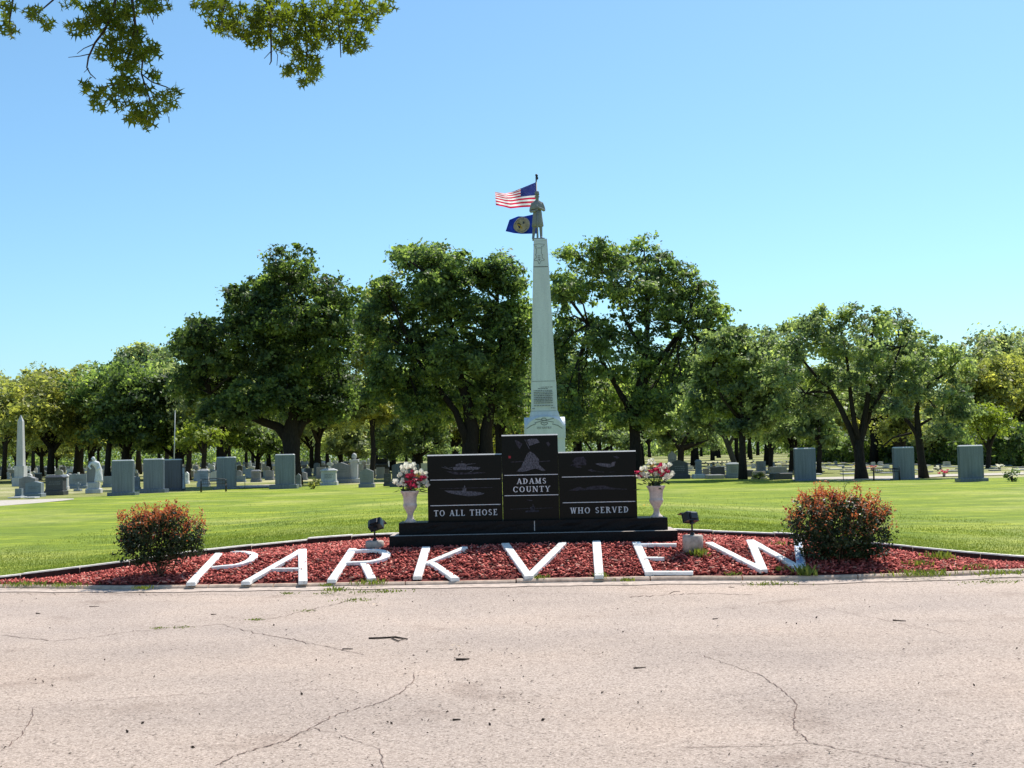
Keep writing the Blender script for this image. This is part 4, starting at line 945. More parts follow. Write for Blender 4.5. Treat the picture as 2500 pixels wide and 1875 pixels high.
# ------------------------------------------------------------------ soldier statue on top
zs0 = z_top + .111
sx = mo(1312.5, 540)[0]
st = thing('soldier_statue', 'grey stone soldier statue in cap and long coat standing atop the obelisk', 'statue', (sx, DM, zs0))
g = MB(); g.box((0.02, 0, .02), (.5, .5, .04)); g.build('base', MT['statue'], st)
def skin(name, verts, edges, mat, parent, sub=2, root=0):
    me = bpy.data.meshes.new(name); me.from_pydata([v[0] for v in verts], edges, []); me.materials.append(mat)
    o = bpy.data.objects.new(name, me); COL.objects.link(o); o.parent = parent
    m = o.modifiers.new('skin', 'SKIN'); m.use_smooth_shade = True
    for i, v in enumerate(verts):
        rr = v[1]; me.skin_vertices[0].data[i].radius = rr if isinstance(rr, tuple) else (rr, rr); me.skin_vertices[0].data[i].use_root = (i == root)
    s_ = o.modifiers.new('sub', 'SUBSURF'); s_.levels = sub; s_.render_levels = sub
    return o
V_ = [((0, 0, 1.0), (.17, .125)), ((0, 0, 1.2), (.165, .12)), ((0, 0, 1.42), (.19, .125)), ((0, 0, 1.56), (.12, .09)), ((0, -.005, 1.64), (.062, .062)), ((0, -.02, 1.74), (.082, .095)), ((0, -.025, 1.85), (.082, .1)), ((0, -.015, 1.92), (.06, .07)),
      ((-.10, 0, .92), .105), ((-.145, -.02, .52), .075), ((-.19, .02, .12), .058), ((-.20, -.04, .06), .055), ((-.215, -.15, .05), .045),
      ((.10, 0, .92), .105), ((.125, -.05, .52), .075), ((.135, -.02, .12), .058), ((.14, -.08, .06), .055), ((.15, -.19, .05), .045),
      ((-.2, 0, 1.5), .085), ((-.285, -.01, 1.17), .068), ((-.16, -.17, 1.16), .05), ((-.05, -.22, 1.19), .036),
      ((.2, 0, 1.5), .085), ((.285, -.01, 1.2), .068), ((.16, -.18, 1.26), .05), ((.04, -.22, 1.30), .036)]
E_ = [(0, 1), (1, 2), (2, 3), (3, 4), (4, 5), (5, 6), (6, 7), (0, 8), (8, 9), (9, 10), (10, 11), (11, 12), (0, 13), (13, 14), (14, 15), (15, 16), (16, 17), (2, 18), (18, 19), (19, 20), (20, 21), (2, 22), (22, 23), (23, 24), (24, 25)]
skin('body', V_, E_, MT['statue'], st)
g = MB(); g.lathe([(.165, 1.22), (.185, 1.1), (.20, .95), (.225, .75), (.245, .56), (.23, .55)], 22, (0.0, -.005, 0), 0, 1.0, .78); g.build('coat', MT['statue'], st)
g = MB(); g.lathe([(.07, 1.66), (.12, 1.62), (.215, 1.54), (.262, 1.40), (.285, 1.27), (.27, 1.26)], 22, (0, .0, 0), 0, 1.0, .62); g.build('cape', MT['statue'], st)
g = MB(); g.lathe([(.098, 1.86), (.10, 1.9), (.098, 1.95), (.09, 2.0), (.086, 2.01)], 18, (0, -.02, 0), 0, .95, 1.08); g.prism([(-.07, 1.875), (.07, 1.875), (.07, 1.888), (-.07, 1.888)], -.19, -.09); g.build('cap', MT['statue'], st)
g = MB()   # the face: brow, nose, moustache, ears
g.box((0, -.122, 1.79), (.022, .03, .05), 0, 0, .004); g.box((0, -.112, 1.745), (.07, .02, .022), 0, 0, .005); g.box((0, -.112, 1.835), (.11, .016, .014), 0, 0, .004)
g.lathe([(.015, -.025), (.02, 0), (.015, .025)], 8, (-.083, -.02, 1.79)); g.lathe([(.015, -.025), (.02, 0), (.015, .025)], 8, (.083, -.02, 1.79)); g.build('face', MT['statue'], st)
g = MB(); g.tube([(0.0, -.24, .06), (-.01, -.245, 1.12)], [.022, .024], 8); g.tube([(-.01, -.245, 1.12), (-.015, -.245, 1.42)], [.016, .012], 8); g.build('rifle', MT['statue'], st)
g = MB()
for (hx, hz, sg) in ((-.03, 1.19, 1), (.02, 1.30, -1)):
    for k in range(5):
        zq = hz + (.036 - .018 * k) * (1 if k < 4 else -1.2); L_ = (.05, .058, .055, .045, .04)[k]
        g.tube([(hx - sg * .035, -.225, zq), (hx - sg * .02, -.268, zq), (hx + sg * .01, -.278, zq + .003), (hx + sg * L_ * .6, -.262, zq)], [.010, .0095, .009, .007], 6)
g.build('hands', MT['statue'], st)

# ------------------------------------------------------------------ flagpole and flags
DF = 66.0
def fo(px, py): p = A(px, py, DF); return p.x, p.z
xt, zt_ = fo(1309, 432); xb_ = fo(1314.5, 590)[0]
fp = thing('flagpole', 'tall dark flagpole standing behind the soldier monument', 'flagpole', (xt, DF, 0))
g = MB(); g.tube([(0, 0, 0), (0, 0, zt_ * .5), (0, 0, zt_)], [.075, .065, .04], 12); g.build('pole', MT['poledark'], fp)
g = MB(); g.lathe([(.12, 0), (.13, .08), (.09, .16), (.08, .2)], 14); g.build('base', MT['poledark'], fp)
g = MB(); g.tube([(0.0, 0, zt_), (0.0, 0, zt_ + .1)], .03, 8); g.lathe([(.02, 0), (.06, .06), (.07, .1), (.03, .16), (.05, .22), (.02, .3)], 10, (.05, 0, zt_ - .15)); g.lathe([(.02, 0), (.05, .04), (.05, .1), (.01, .15)], 10, (0, 0, zt_ + .02)); g.build('finial', MT['blackmetal'], fp)
cf = lambda x, y: (1180 + x / 7.54, 400 + y / 7.54)
def lerp_curve(P_, t):
    d = [0]
    for a, b in zip(P_[:-1], P_[1:]): d.append(d[-1] + math.hypot(b[0] - a[0], b[1] - a[1]))
    q = t * d[-1]; return float(np.interp(q, d, [p[0] for p in P_])), float(np.interp(q, d, [p[1] for p in P_]))
def flag(name, label, top, bot, nu, nv, matf, mats, extra=None, amp=.16, fold=0.0):
    o = thing(name, label, 'flag', (xt, DF, 0))
    def pt(u, v):
        a, b = lerp_curve(top, u), lerp_curve(bot, u)
        vv = v ** (1 + fold * u); px, py = cf(a[0] + (b[0] - a[0]) * vv, a[1] + (b[1] - a[1]) * vv)
        dy = amp * u ** .6 * math.sin(u * 7.5 + v * 1.4) + .05 * math.sin(u * 17 + v * 4) * u
        p = A(px, py, DF + dy); return Vector((p.x - xt, p.y - DF, p.z))
    g = MB()
    for i in range(nu + 1):
        for j in range(nv + 1): g.v.append(tuple(pt(i / nu, j / nv)))
    for i in range(nu):
        for j in range(nv): g.f.append((i * (nv + 1) + j, (i + 1) * (nv + 1) + j, (i + 1) * (nv + 1) + j + 1, i * (nv + 1) + j + 1)); g.m.append(matf((i + .5) / nu, (j + .5) / nv)); g.sm.append(True)
    g.build('cloth', mats, o)
    if extra: extra(o, pt)
    return o
def usm(u, v):
    if u < .4 and v < 7 / 13: return 2
    return 0 if int(v * 13) % 2 == 0 else 1
def stars(o, pt):
    g = MB(); k = 0
    for row in range(9):
        for c_ in range(6 if row % 2 == 0 else 5):
            u = .4 * ((c_ * 2 + 1 + row % 2) / 12); v = (7 / 13) * (row + 1) / 10
            for off in (-.012, .012):
                P_ = []
                for q in range(10):
                    rr = 1 if q % 2 == 0 else .4; a = R(90 + 36 * q); e = pt(max(0, u + rr * .0105 * math.cos(a)), v - rr * .018 * math.sin(a)); P_.append(e + Vector((0, off, 0)))
                g.add(P_, [tuple(range(10))])
    g.build('stars', MT['flagwhite'], o)
flag('national_flag', 'red and white striped flag with starry blue canton streaming left', [(985, 330), (830, 395), (680, 455), (560, 505), (400, 545), (300, 530), (215, 515)], [(1000, 795), (870, 792), (700, 800), (500, 822), (380, 790), (230, 760)], 40, 52, usm, [MT['flagred'], MT['flagwhite'], MT['flagblue']], stars, .16, .75)
def seal(o, pt):
    for rad, mt, off, nm in ((.44, 'sealpale', .012, 'seal_ring'), (.36, 'sealdark', .016, 'seal_band'), (.335, 'sealpale', .02, 'seal_field')):
        g = MB()
        for sg in (-1, 1):
            P_ = [pt(.52 + rad * .62 * math.cos(R(a)), .5 + rad * 1.02 * math.sin(R(a))) + Vector((0, sg * off, 0)) for a in range(0, 360, 12)]
            c_ = pt(.52, .5) + Vector((0, sg * off, 0)); n_ = len(P_); g.add(P_ + [c_], [(i, (i + 1) % n_, n_) for i in range(n_)])
        g.build(nm, MT[mt], o)
    g = MB()
    for sg in (-1, 1):
        for poly in ([(-.2, -.02), (.2, -.08), (.24, .02), (.1, .06), (.02, .2), (-.06, .2), (-.05, .08), (-.2, .08)], [(-.12, .22), (.16, .2), (.1, .27), (-.1, .27)]):
            g.add([pt(.52 + x * .62, .5 + y * 1.02) + Vector((0, sg * .024, 0)) for x, y in poly], [tuple(range(len(poly)))])
    g.build('seal_plough', MT['gold'], o)
    g = MB()
    for sg in (-1, 1):
        for poly in ([(-.24, -.1), (-.1, -.2), (.16, -.26), (.2, -.2), (.05, -.12), (-.1, -.06)], [(-.02, -.05), (.18, -.1), (.2, -.06), (.02, -.01)]):
            g.add([pt(.52 + x * .62, .5 + y * 1.02) + Vector((0, sg * .028, 0)) for x, y in poly], [tuple(range(len(poly)))])
    g.build('seal_scene', MT['sealdark'], o)
flag('state_flag', 'dark blue flag with a round gold seal below the striped flag', [(985, 915), (920, 930), (740, 970), (640, 965), (480, 1030)], [(1000, 1285), (940, 1285), (700, 1290), (560, 1275), (410, 1240)], 26, 16, lambda u, v: 0, [MT['stateblue']], seal, .14)

# ------------------------------------------------------------------ tall grey slabs round the lawn
def slab(x0, x1, yt, yb, bx0_, bx1_, ybb, label, mat='slab', rz=0.0, hid=0):
    p = G((bx0_ + bx1_) / 2, ybb, 0); s = mpp(p.y); o = thing('stone_slab', label, 'stone slab', (p.x, p.y + .25, 0), rz, 'upright granite slabs around the lawn')
    bh = (ybb - yb) * s; h = (yb - yt) * s; w_ = (x1 - x0) * s; bw = (bx1_ - bx0_) * s; off = ((x0 + x1) - (bx0_ + bx1_)) / 2 * s
    g = MB(); g.box((0, 0, bh / 2 - .05), (bw, .62, bh + .1), 0, 0, .015); g.build('base', MT[mat], o)
    g = MB(); d = .26; g.box((off, 0, bh + .002 + (h - .07) / 2), (w_, d, h - .07), 0); g.build('die', MT[mat], o)
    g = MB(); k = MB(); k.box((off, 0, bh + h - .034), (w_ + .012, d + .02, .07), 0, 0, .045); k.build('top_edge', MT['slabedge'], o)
slab(270.8, 323.7, 1123, 1202, 262, 332.6, 1210, 'grey slab farthest left, nearest the pale drive', 'slab', R(-6))
slab(348, 398.4, 1120, 1194, 341, 406, 1202, 'grey slab overlapping the dark blue slab', 'slab', R(-8))
slab(397, 442, 1121, 1193, 392, 447, 1197, 'dark blue slab right of the slab it touches, below the thin pole', 'slabdark', R(-8))
slab(527.5, 574.4, 1115.6, 1189, 520.7, 581, 1195, 'grey slab behind the left iron bench', 'slab', R(-5))
slab(671, 718.7, 1109, 1183, 657.7, 726, 1193, 'grey slab in front of the big dark tree trunk', 'slab', R(-4))
slab(1943, 1994.6, 1093.5, 1170.4, 1941, 2000, 1174, 'grey slab on the right with no wide foot showing', 'slab', R(3))
slab(2185, 2236, 1091, 1168, 2181, 2245, 1171.5, 'grey slab beside the right iron bench', 'slab', R(5))
slab(2346, 2406, 1086.7, 1167.6, 2341, 2413, 1175.5, 'grey slab farthest right, beside the small dark bush', 'slab', R(6))

def bench(x0, x1, yt, yb, label, rz):
    p = G((x0 + x1) / 2, yb, 0); s = mpp(p.y); w_ = max(1.25, (x1 - x0) * s); h = (yb - yt) * s
    o = thing('iron_bench', label, 'bench', p, rz, 'iron benches by the slabs')
    g = MB(); [g.box((0, -.2 + .09 * k, .44), (w_, .06, .03)) for k in range(5)]; g.build('seat', MT['iron'], o)
    g = MB(); g.tube([(-w_ / 2, .26, .44), (-w_ / 2, .3, h - .08), (0, .31, h), (w_ / 2, .3, h - .08), (w_ / 2, .26, .44)], .02, 6)
    [g.tube([(-w_ / 2 + w_ * k / 12, .26, .44), (-w_ / 2 + w_ * k / 12, .3, h - .04)], .008, 4) for k in range(1, 12)]; g.tube([(-w_ / 2, .28, .6), (w_ / 2, .28, .6)], .014, 5); g.build('backrest', MT['iron'], o)
    for sx in (-1, 1):
        for sy in (-.22, .24): g = MB(); g.tube([(sx * w_ / 2, sy, .44), (sx * w_ / 2, sy * 1.2, 0)], .025, 6); g.build('leg', MT['iron'], o)
        g = MB(); g.tube([(sx * w_ / 2, -.24, .44), (sx * w_ / 2, -.25, .62), (sx * w_ / 2, -.1, .68), (sx * w_ / 2, .28, .66)], .018, 6); g.build('armrest', MT['iron'], o)
bench(492, 551, 1168, 1201, 'black iron bench on the left, before a grey slab', R(8)); bench(2136, 2194, 1143, 1173, 'black iron bench on the right, beside a grey slab', R(-12))
def stake(px, yt, yb, label):
    p = G(px, yb, 0); s = mpp(p.y); h = (yb - yt) * s; o = thing('marker_stake', label, 'marker', p)
    g = MB(); g.tube([(0, 0, 0), (0, 0, h)], .02, 6); g.build('stake', MT['poledark'], o); g = MB(); g.box((0, -.02, h), (.13, .02, .09), 0, 0, .01); g.build('plate', MT['poledark'], o)
stake(598, 1163, 1194, 'thin marker stake between two left slabs'); stake(2059, 1141, 1173, 'thin marker stake left of the forked right tree')
# thin pale pole on the left
p = G(424, 1180, 0); s = mpp(p.y); fp2 = thing('thin_pole', 'thin pale metal pole rising behind the dark blue slab', 'pole', p)
tp = A(427.5, 1006, p.y); g = MB(); g.tube([(0, 0, 0), (tp.x - p.x, 0, tp.z)], [.045, .03], 8); g.build('pole', MT['pole'], fp2); g = MB(); g.lathe([(.02, 0), (.05, .03), (.05, .08), (.01, .12)], 10, (tp.x - p.x, 0, tp.z)); g.build('finial', MT['pole'], fp2)
# paths
def strip(name, pts, mat='path', z=-.022):
    g = MB()
    for (xa_, ya_), (xb2, yb2) in pts: g.v += [tuple(G(xa_, ya_, z)), tuple(G(xb2, yb2, z))]
    for i in range(len(pts) - 1): g.f.append((2 * i, 2 * i + 2, 2 * i + 3, 2 * i + 1)); g.m.append(0); g.sm.append(False)
    struct(g.build(name, MT[mat]))
strip('drive', [((-600, 1262), (-600, 1238)), ((-100, 1242), (-100, 1226)), ((0, 1235), (0, 1221.5)), ((90, 1228), (90, 1219)), ((150, 1222.5), (150, 1217)), ((180, 1219), (180, 1217))], 'path', .012)
strip('walkway', [((1880, 1171), (1880, 1166)), ((2000, 1172.5), (2000, 1165)), ((2090, 1174), (2090, 1163)), ((2180, 1171), (2180, 1162)), ((2300, 1163), (2300, 1158)), ((2500, 1158), (2500, 1153))], 'path', .004)
strip('walkway', [((570, 1191), (570, 1186)), ((620, 1190), (620, 1184)), ((700, 1188), (700, 1181))], 'path', .004)
# ------------------------------------------------------------------ gravestones
def top_poly(kind, w_, h):
    a = w_ / 2
    if kind == 'flat': return [(-a, 0), (a, 0), (a, h), (-a, h)]
    if kind == 'round': return [(-a, 0), (a, 0)] + [(a * math.cos(R(t)), h - a * .55 + a * .55 * math.sin(R(t))) for t in range(0, 181, 18)]
    if kind == 'arch': return [(-a, 0), (a, 0), (a, h * .86)] + [(a * (1 - t / 4), h * (.86 + .14 * math.sin(math.pi / 2 * min(1, t / 4)))) for t in range(1, 5)] + [(-a * (t / 4), h * (.86 + .14 * math.sin(math.pi / 2 * (1 - t / 4)))) for t in range(1, 5)]
    if kind == 'gable': return [(-a, 0), (a, 0), (a, h * .8), (0, h), (-a, h * .8)]
    if kind == 'serp': return [(-a, 0), (a, 0), (a, h * .84), (a * .75, h * .86), (a * .35, h * .97), (0, h), (-a * .35, h * .97), (-a * .75, h * .86), (-a, h * .84)]
def stone_mesh(g, kind, w_, h, d):
    """one whole gravestone, base included"""
    bh = min(.28, h * .22)
    if kind == 'ledger': g.box((0, d * 1.2, h / 2), (w_, d * 3, h), 0, 0, min(.03, h * .2)); return
    if kind == 'obelisk':
        g.box((0, d / 2, h * .06), (w_ * 1.5, w_ * 1.5, h * .12)); g.box((0, d / 2, h * .2), (w_ * 1.1, w_ * 1.1, h * .17)); g.box((0, d / 2, h * .6), (w_ * .8, w_ * .8, h * .63), 0, 0, 0, .7); g.box((0, d / 2, h * .96), (w_ * .56, w_ * .56, h * .09), 0, 0, 0, .05); return
    if kind == 'cross':
        g.box((0, d / 2, bh / 2), (w_, d * 1.6, bh), 0, 0, .02); g.box((0, d / 2, bh + (h - bh) / 2), (w_ * .22, d * .6, h - bh)); g.box((0, d / 2, bh + (h - bh) * .68), (w_ * .7, d * .58, w_ * .2)); return
    if kind == 'pillar':
        g.box((0, d / 2, bh / 2), (w_, w_, bh), 0, 0, .02); g.box((0, d / 2, bh + (h - bh) * .36), (w_ * .66, w_ * .66, (h - bh) * .72)); g.box((0, d / 2, bh + (h - bh) * .76), (w_ * .85, w_ * .85, (h - bh) * .1), 0, 0, .02)
        g.lathe([(w_ * .12, 0), (w_ * .26, .25 * w_), (w_ * .2, .5 * w_), (w_ * .05, .62 * w_)], 10, (0, d / 2, bh + (h - bh) * .8)); return
    g.box((0, d / 2, bh / 2), (w_, d * 1.5, bh), 0, 0, .02); g.prism(top_poly(kind, w_ * .86, h - bh), 0.0, d, 0, (0, 0, bh + .001))
STONE = {}
def stone(kind, x0, x1, yt, yb, mat, label, group=None, rz=0.0, parts=True, d=None):
    yg = yb; p = G((x0 + x1) / 2, yg, 0); s = mpp(p.y); w_ = (x1 - x0) * s; h = (yb - yt) * s; d = d or max(.25, min(.6, w_ * .45)); a = w_ * .86; bh = min(.3, h * .2)
    o = thing('gravestone', label, 'gravestone', (p.x, p.y, 0), rz, group)
    m = MT[mat]
    if kind in ('ledger', 'obelisk', 'cross', 'pillar'):
        g = MB(); stone_mesh(g, kind, w_, h, d); g.build('die', m, o); return o
    g = MB(); g.box((0, d / 2, bh / 2 - .1), (w_, d * 1.7, bh + .2), 0, 0, .02); g.build('base', m, o)
    if yb - yt > 26 and kind != 'cross':
        g = MB(); q = random.Random(int(x0 * 3 + yt)); yy = -.016 if kind != 'capped' else -.05 * d - .016
        for k in range(q.choice([2, 3, 3])):
            z = bh + (h - bh) * (.56 - .13 * k); x = -a * q.uniform(.2, .32)
            while x < a * .26: wd_ = a * q.uniform(.05, .13); g.box((x + wd_ / 2, yy, z), (wd_, .012, h * .035)); x += wd_ + a * .035
        g.build('inscription', MT['carve'] if mat not in ('gdark', 'slabdark') else MT['gmid'], o)
    if kind == 'capped':
        g = MB(); g.box((0, d / 2, bh + (h - bh) * .4), (a, d * 1.1, (h - bh) * .8 - .002)); g.box((0, d / 2, bh + (h - bh) * .06), (a * 1.06, d * 1.2, (h - bh) * .1)); g.build('die', m, o)
        g = MB(); g.box((0, d / 2, bh + (h - bh) * .84), (a * 1.12, d * 1.4, (h - bh) * .09), 0, 0, .015); g.box((0, d / 2, bh + (h - bh) * .94), (a * 1.06, d * 1.3, (h - bh) * .12), 0, 0, 0, .55); g.build('cap', m, o)
    else:
        g = MB(); g.prism(top_poly(kind, a, h - bh), 0, d, 0, (0, 0, bh + .001)); g.build('die', m, o)
        if h > 1.0 and kind != 'flat': g = MB(); g.box((0, -.004, bh + (h - bh) * .45), (a * .78, .01, (h - bh) * .62)); g.build('panel', m, o)
    return o
GR = 'individual gravestones behind the lawn'
for a in [
    ('obelisk', 38.5, 59.5, 1014, 1187, 'gpale', 'tall white obelisk gravestone at the far left of the graves'),
    ('serp', 43, 89, 1163, 1206, 'gmid', 'grey curved-top gravestone directly right of the white obelisk foot'),
    ('arch', 59, 103, 1176, 1212, 'gteal', 'low bluish gravestone in front of the curved-top stone by the obelisk'),
    ('flat', 35, 54, 1193, 1214, 'gteal', 'small pale bluish block at the left front of the graves'),
    ('ledger', 20, 52, 1213.5, 1216, 'gpale', 'flat pale marker flush with the grass before the small bluish block'),
    ('ledger', 59, 86, 1213.5, 1216.5, 'gpale', 'flat pale marker flush with the grass before the low bluish gravestone'),
    ('capped', 108, 157, 1160, 1208, 'gdark', 'dark capped gravestone between the obelisk and the robed statue'),
    ('capped', 149, 166, 1158, 1195, 'gpale', 'narrow pale gravestone peeking out behind the dark capped one'),
    ('cross', 180, 197, 1177, 1199, 'gteal', 'small bluish cross gravestone left of the robed statue'),
    ('flat', 165, 214, 1158, 1192, 'gteal', 'low wide blue-grey gravestone behind the robed statue'),
    ('flat', 249, 276, 1163, 1189, 'gteal', 'bluish rectangular gravestone just left of the farthest left slab'),
    ('round', 323, 341, 1164, 1196, 'gmid', 'round-shouldered gravestone peeking out right of the farthest left slab'),
    ('flat', 441, 450, 1142, 1190, 'gpale', 'narrow pale upright gravestone against the dark blue slab'),
    ('gable', 450, 461, 1152, 1180, 'marble', 'white pointed gravestone right of the narrow pale upright'),
    ('capped', 481, 510, 1145, 1187, 'gpale', 'house-shaped pale gravestone behind the left bench'),
    ('flat', 505, 520, 1155, 1171, 'gpale', 'small pale stone tucked behind the house-shaped gravestone'),
    ('round', 577, 592, 1136, 1162, 'gdark', 'dark rounded gravestone right of the slab behind the bench'),
    ('flat', 576, 599, 1162, 1176, 'gteal', 'low bluish block right of the slab behind the bench'),
    ('capped', 612, 637, 1147, 1176, 'gmid', 'grey capped gravestone midway between two left slabs'),
    ('flat', 641, 662, 1149, 1168, 'gteal', 'pale bluish gravestone left of the slab before the big tree'),
    ('gable', 722, 735, 1156, 1190, 'gmid', 'narrow gravestone hugging the right side of the slab before the big tree'),
    ('flat', 727, 743, 1145, 1167, 'gpale', 'pale block gravestone right of the big tree trunk'),
    ('flat', 746, 761, 1143, 1163, 'gdark', 'dark block gravestone beside the pale one right of the big tree'),
    ('round', 765, 782, 1130, 1161, 'gmid', 'tall round-topped grey gravestone above the round green shrub'),
    ('capped', 781, 823, 1144, 1184, 'gpale', 'stout capped pale gravestone right of the round green shrub'),
    ('gable', 806, 858, 1129, 1179, 'gmid', 'broad grey gravestone with a low pointed roof'),
    ('pillar', 852, 878, 1111, 1178, 'gpale', 'tall pale pillar gravestone topped with a finial'),
    ('gable', 876, 914, 1144, 1190, 'gmid', 'grey pointed gravestone left of the left bouquet'),
    ('arch', 883, 912, 1128, 1146, 'gmid', 'grey arched gravestone behind the pointed one by the bouquet'),
    ('arch', 952, 1028, 1129, 1188, 'slabdark', 'very wide dark blue gravestone behind the left bouquet'),
    ('flat', 936, 956, 1156, 1187, 'gdark', 'stepped dark block left of the very wide dark blue gravestone'),
    ('flat', 1027, 1046, 1131, 1180, 'gtan', 'brownish gravestone with pale top against the left tablet'),
    ('gable', 1633, 1684, 1123, 1168, 'gdark', 'wide dark pointed gravestone right of the right bouquet'),
    ('gable', 1631, 1655, 1102, 1160, 'gtan', 'tall tan gothic gravestone behind the wide dark pointed one'),
    ('capped', 1698, 1715, 1122, 1160, 'gteal', 'slim bluish pillar gravestone between right-hand tree trunks'),
    ('flat', 1734, 1772, 1140, 1164, 'gdark', 'dark wide gravestone left of a leaning trunk'),
    ('flat', 1716, 1734, 1144, 1164, 'gtan', 'pale-topped block left of the dark wide gravestone'),
    ('ledger', 1728, 1768, 1159, 1169, 'gmid', 'low grey ledger in front of the dark wide gravestone'),
    ('ledger', 1694, 1724, 1158, 1168, 'gpale', 'low pale ledger near the wide dark pointed gravestone'),
    ('capped', 1774, 1808, 1129, 1167, 'gteal', 'bluish gravestone standing between two right-hand trunks'),
    ('flat', 1846, 1872, 1126, 1156, 'slab', 'small grey upright behind a tan block and yellowish shrub'),
    ('flat', 1837, 1872, 1151, 1169, 'gtan', 'tan block behind the yellowish low shrub'),
    ('flat', 1879, 1925, 1140, 1164, 'gmid', 'wide grey gravestone left of the first right slab'),
    ('ledger', 1889, 1934, 1155, 1171, 'gdark', 'black ledger in front of the wide grey gravestone'),
    ('ledger', 1818, 1840, 1147, 1164, 'gdark', 'dark low block right of the straight dark trunk'),
]: stone(*a[:6], a[6], GR)
# robed statue on its pedestal
p = G(227, 1204, 0); s = mpp(p.y)
o = thing('robed_statue', 'pale robed figure leaning on a stone above a stepped pedestal among the graves', 'statue', (p.x, p.y, 0), R(10))
H_ = 91 * s
g = MB(); g.box((0, .4, H_ * .06), (36 * s, .9, H_ * .12), 0, 0, .04); g.box((0, .4, H_ * .2), (26 * s, .7, H_ * .17), 0, 0, .03); g.build('pedestal', MT['gpale'], o)
g = MB(); g.prism([(-.38, 0), (.15, 0), (.2, H_ * .5), (-.05, H_ * .62), (-.28, H_ * .55), (-.36, H_ * .3)], .2, .7, 0, (0, 0, H_ * .285)); g.build('rock', MT['gmid'], o)
fgv = [((.32, .3, H_ * .3), .22), ((.30, .28, H_ * .5), .2), ((.2, .25, H_ * .66), (.17, .13)), ((.1, .22, H_ * .8), (.2, .13)), ((.05, .2, H_ * .86), .075), ((.0, .17, H_ * .93), (.1, .12)), ((-.02, .17, H_ * .98), .07),
       ((.28, .2, H_ * .8), .085), ((.38, .1, H_ * .68), .07), ((.2, .02, H_ * .62), .05), ((-.12, .2, H_ * .8), .08), ((-.25, .1, H_ * .72), .065), ((-.1, .0, H_ * .64), .05)]
skin('body', fgv, [(0, 1), (1, 2), (2, 3), (3, 4), (4, 5), (5, 6), (3, 7), (7, 8), (8, 9), (3, 10), (10, 11), (11, 12)], MT['marble'], o, 1)
g = MB(); g.lathe([(.27, H_ * .285), (.24, H_ * .36), (.2, H_ * .5), (.17, H_ * .66), (.13, H_ * .7)], 16, (.27, .28, 0), 0, 1, .8); g.build('robe', MT['marble'], o)
# distant rows of stones, copied from a few patterns
protos = {}
def far_stone(kind, mat, px, yb, hpx, wpx, label, group):
    key = (kind, mat)
    p = G(px, yb, 0); s = mpp(p.y)
    if group is None:
        g = MB(); stone_mesh(g, kind, wpx * s, hpx * s, .3); k_ = len(MASS.v); MASS.v += [(x + p.x, y + p.y, z - .02) for x, y, z in g.v]
        MASS.f += [tuple(i + k_ for i in f) for f in g.f]; MASS.m += [('gpale', 'gmid', 'gdark', 'gtan', 'marble').index(mat)] * len(g.f); MASS.sm += g.sm; return
    if key not in protos:
        g = MB(); stone_mesh(g, kind, .8, 1.0, .3); o = g.build('gravestone', MT[mat]); protos[key] = o
    else: o = protos[key].copy(); COL.objects.link(o)
    o.location = (p.x, p.y, -.02); o.scale = (wpx * s / .8, rr_.uniform(.8, 1.5), hpx * s); o.rotation_euler = (0, 0, rr_.gauss(0, .05))
    tag(o, label, 'gravestone', group)
rr_ = random.Random(17); MASS = MB()
desc = {('flat', 'gpale'): 'small pale square-topped gravestone in the distant rows on the left', ('round', 'gpale'): 'small pale round-topped gravestone in the distant rows on the left', ('flat', 'gmid'): 'small grey square-topped gravestone in the distant rows on the left',
        ('gable', 'gpale'): 'small pale pointed gravestone in the distant rows on the left', ('flat', 'gdark'): 'small dark square-topped gravestone in the distant rows on the left', ('pillar', 'gpale'): 'small pale pillar gravestone in the distant rows on the left', ('cross', 'marble'): 'small white cross in the distant rows on the left', ('serp', 'gmid'): 'small grey curved-top gravestone in the distant rows on the left', ('flat', 'gtan'): 'small tan square-topped gravestone in the distant rows on the left'}
keys = list(desc); wts = [6, 4, 5, 3, 4, 1, 1, 3, 2]
rows_y = [1178, 1170, 1163, 1158, 1154, 1151, 1148, 1146, 1143.5, 1141.5]
for ri, y0 in enumerate(rows_y):
    x = -40 + rr_.uniform(0, 20)
    while x < 950:
        k = rr_.choices(keys, wts)[0]; sc = (25, 22, 20, 17, 15, 14, 13, 12, 10, 9)[ri]
        hp = sc * rr_.uniform(.6, 1.15) * (1.5 if k[0] == 'pillar' else 1); wp = sc * rr_.uniform(.55, 1.15) * (.6 if k[0] in ('pillar', 'cross') else 1)
        if not (ri < 2 and (x < 30 or 200 < x < 260)): far_stone(*k, x, y0 - (x - 470) * .0209 * .9 - 3 + rr_.uniform(-1.6, 1.6), hp, wp, desc[k], None if ri > 3 else 'distant graves: ' + desc[k].split(' in the')[0])
        x += wp + sc * rr_.uniform(.1, 1.0 if ri > 2 else 1.4)
dr = {('ledger', 'gpale'): 'flat pale grave marker in the grass of the right-hand rows', ('ledger', 'gmid'): 'flat grey grave marker in the grass of the right-hand rows', ('flat', 'gpale'): 'small pale block gravestone in the right-hand rows', ('flat', 'gdark'): 'small dark block gravestone in the right-hand rows'}
keys = list(dr)
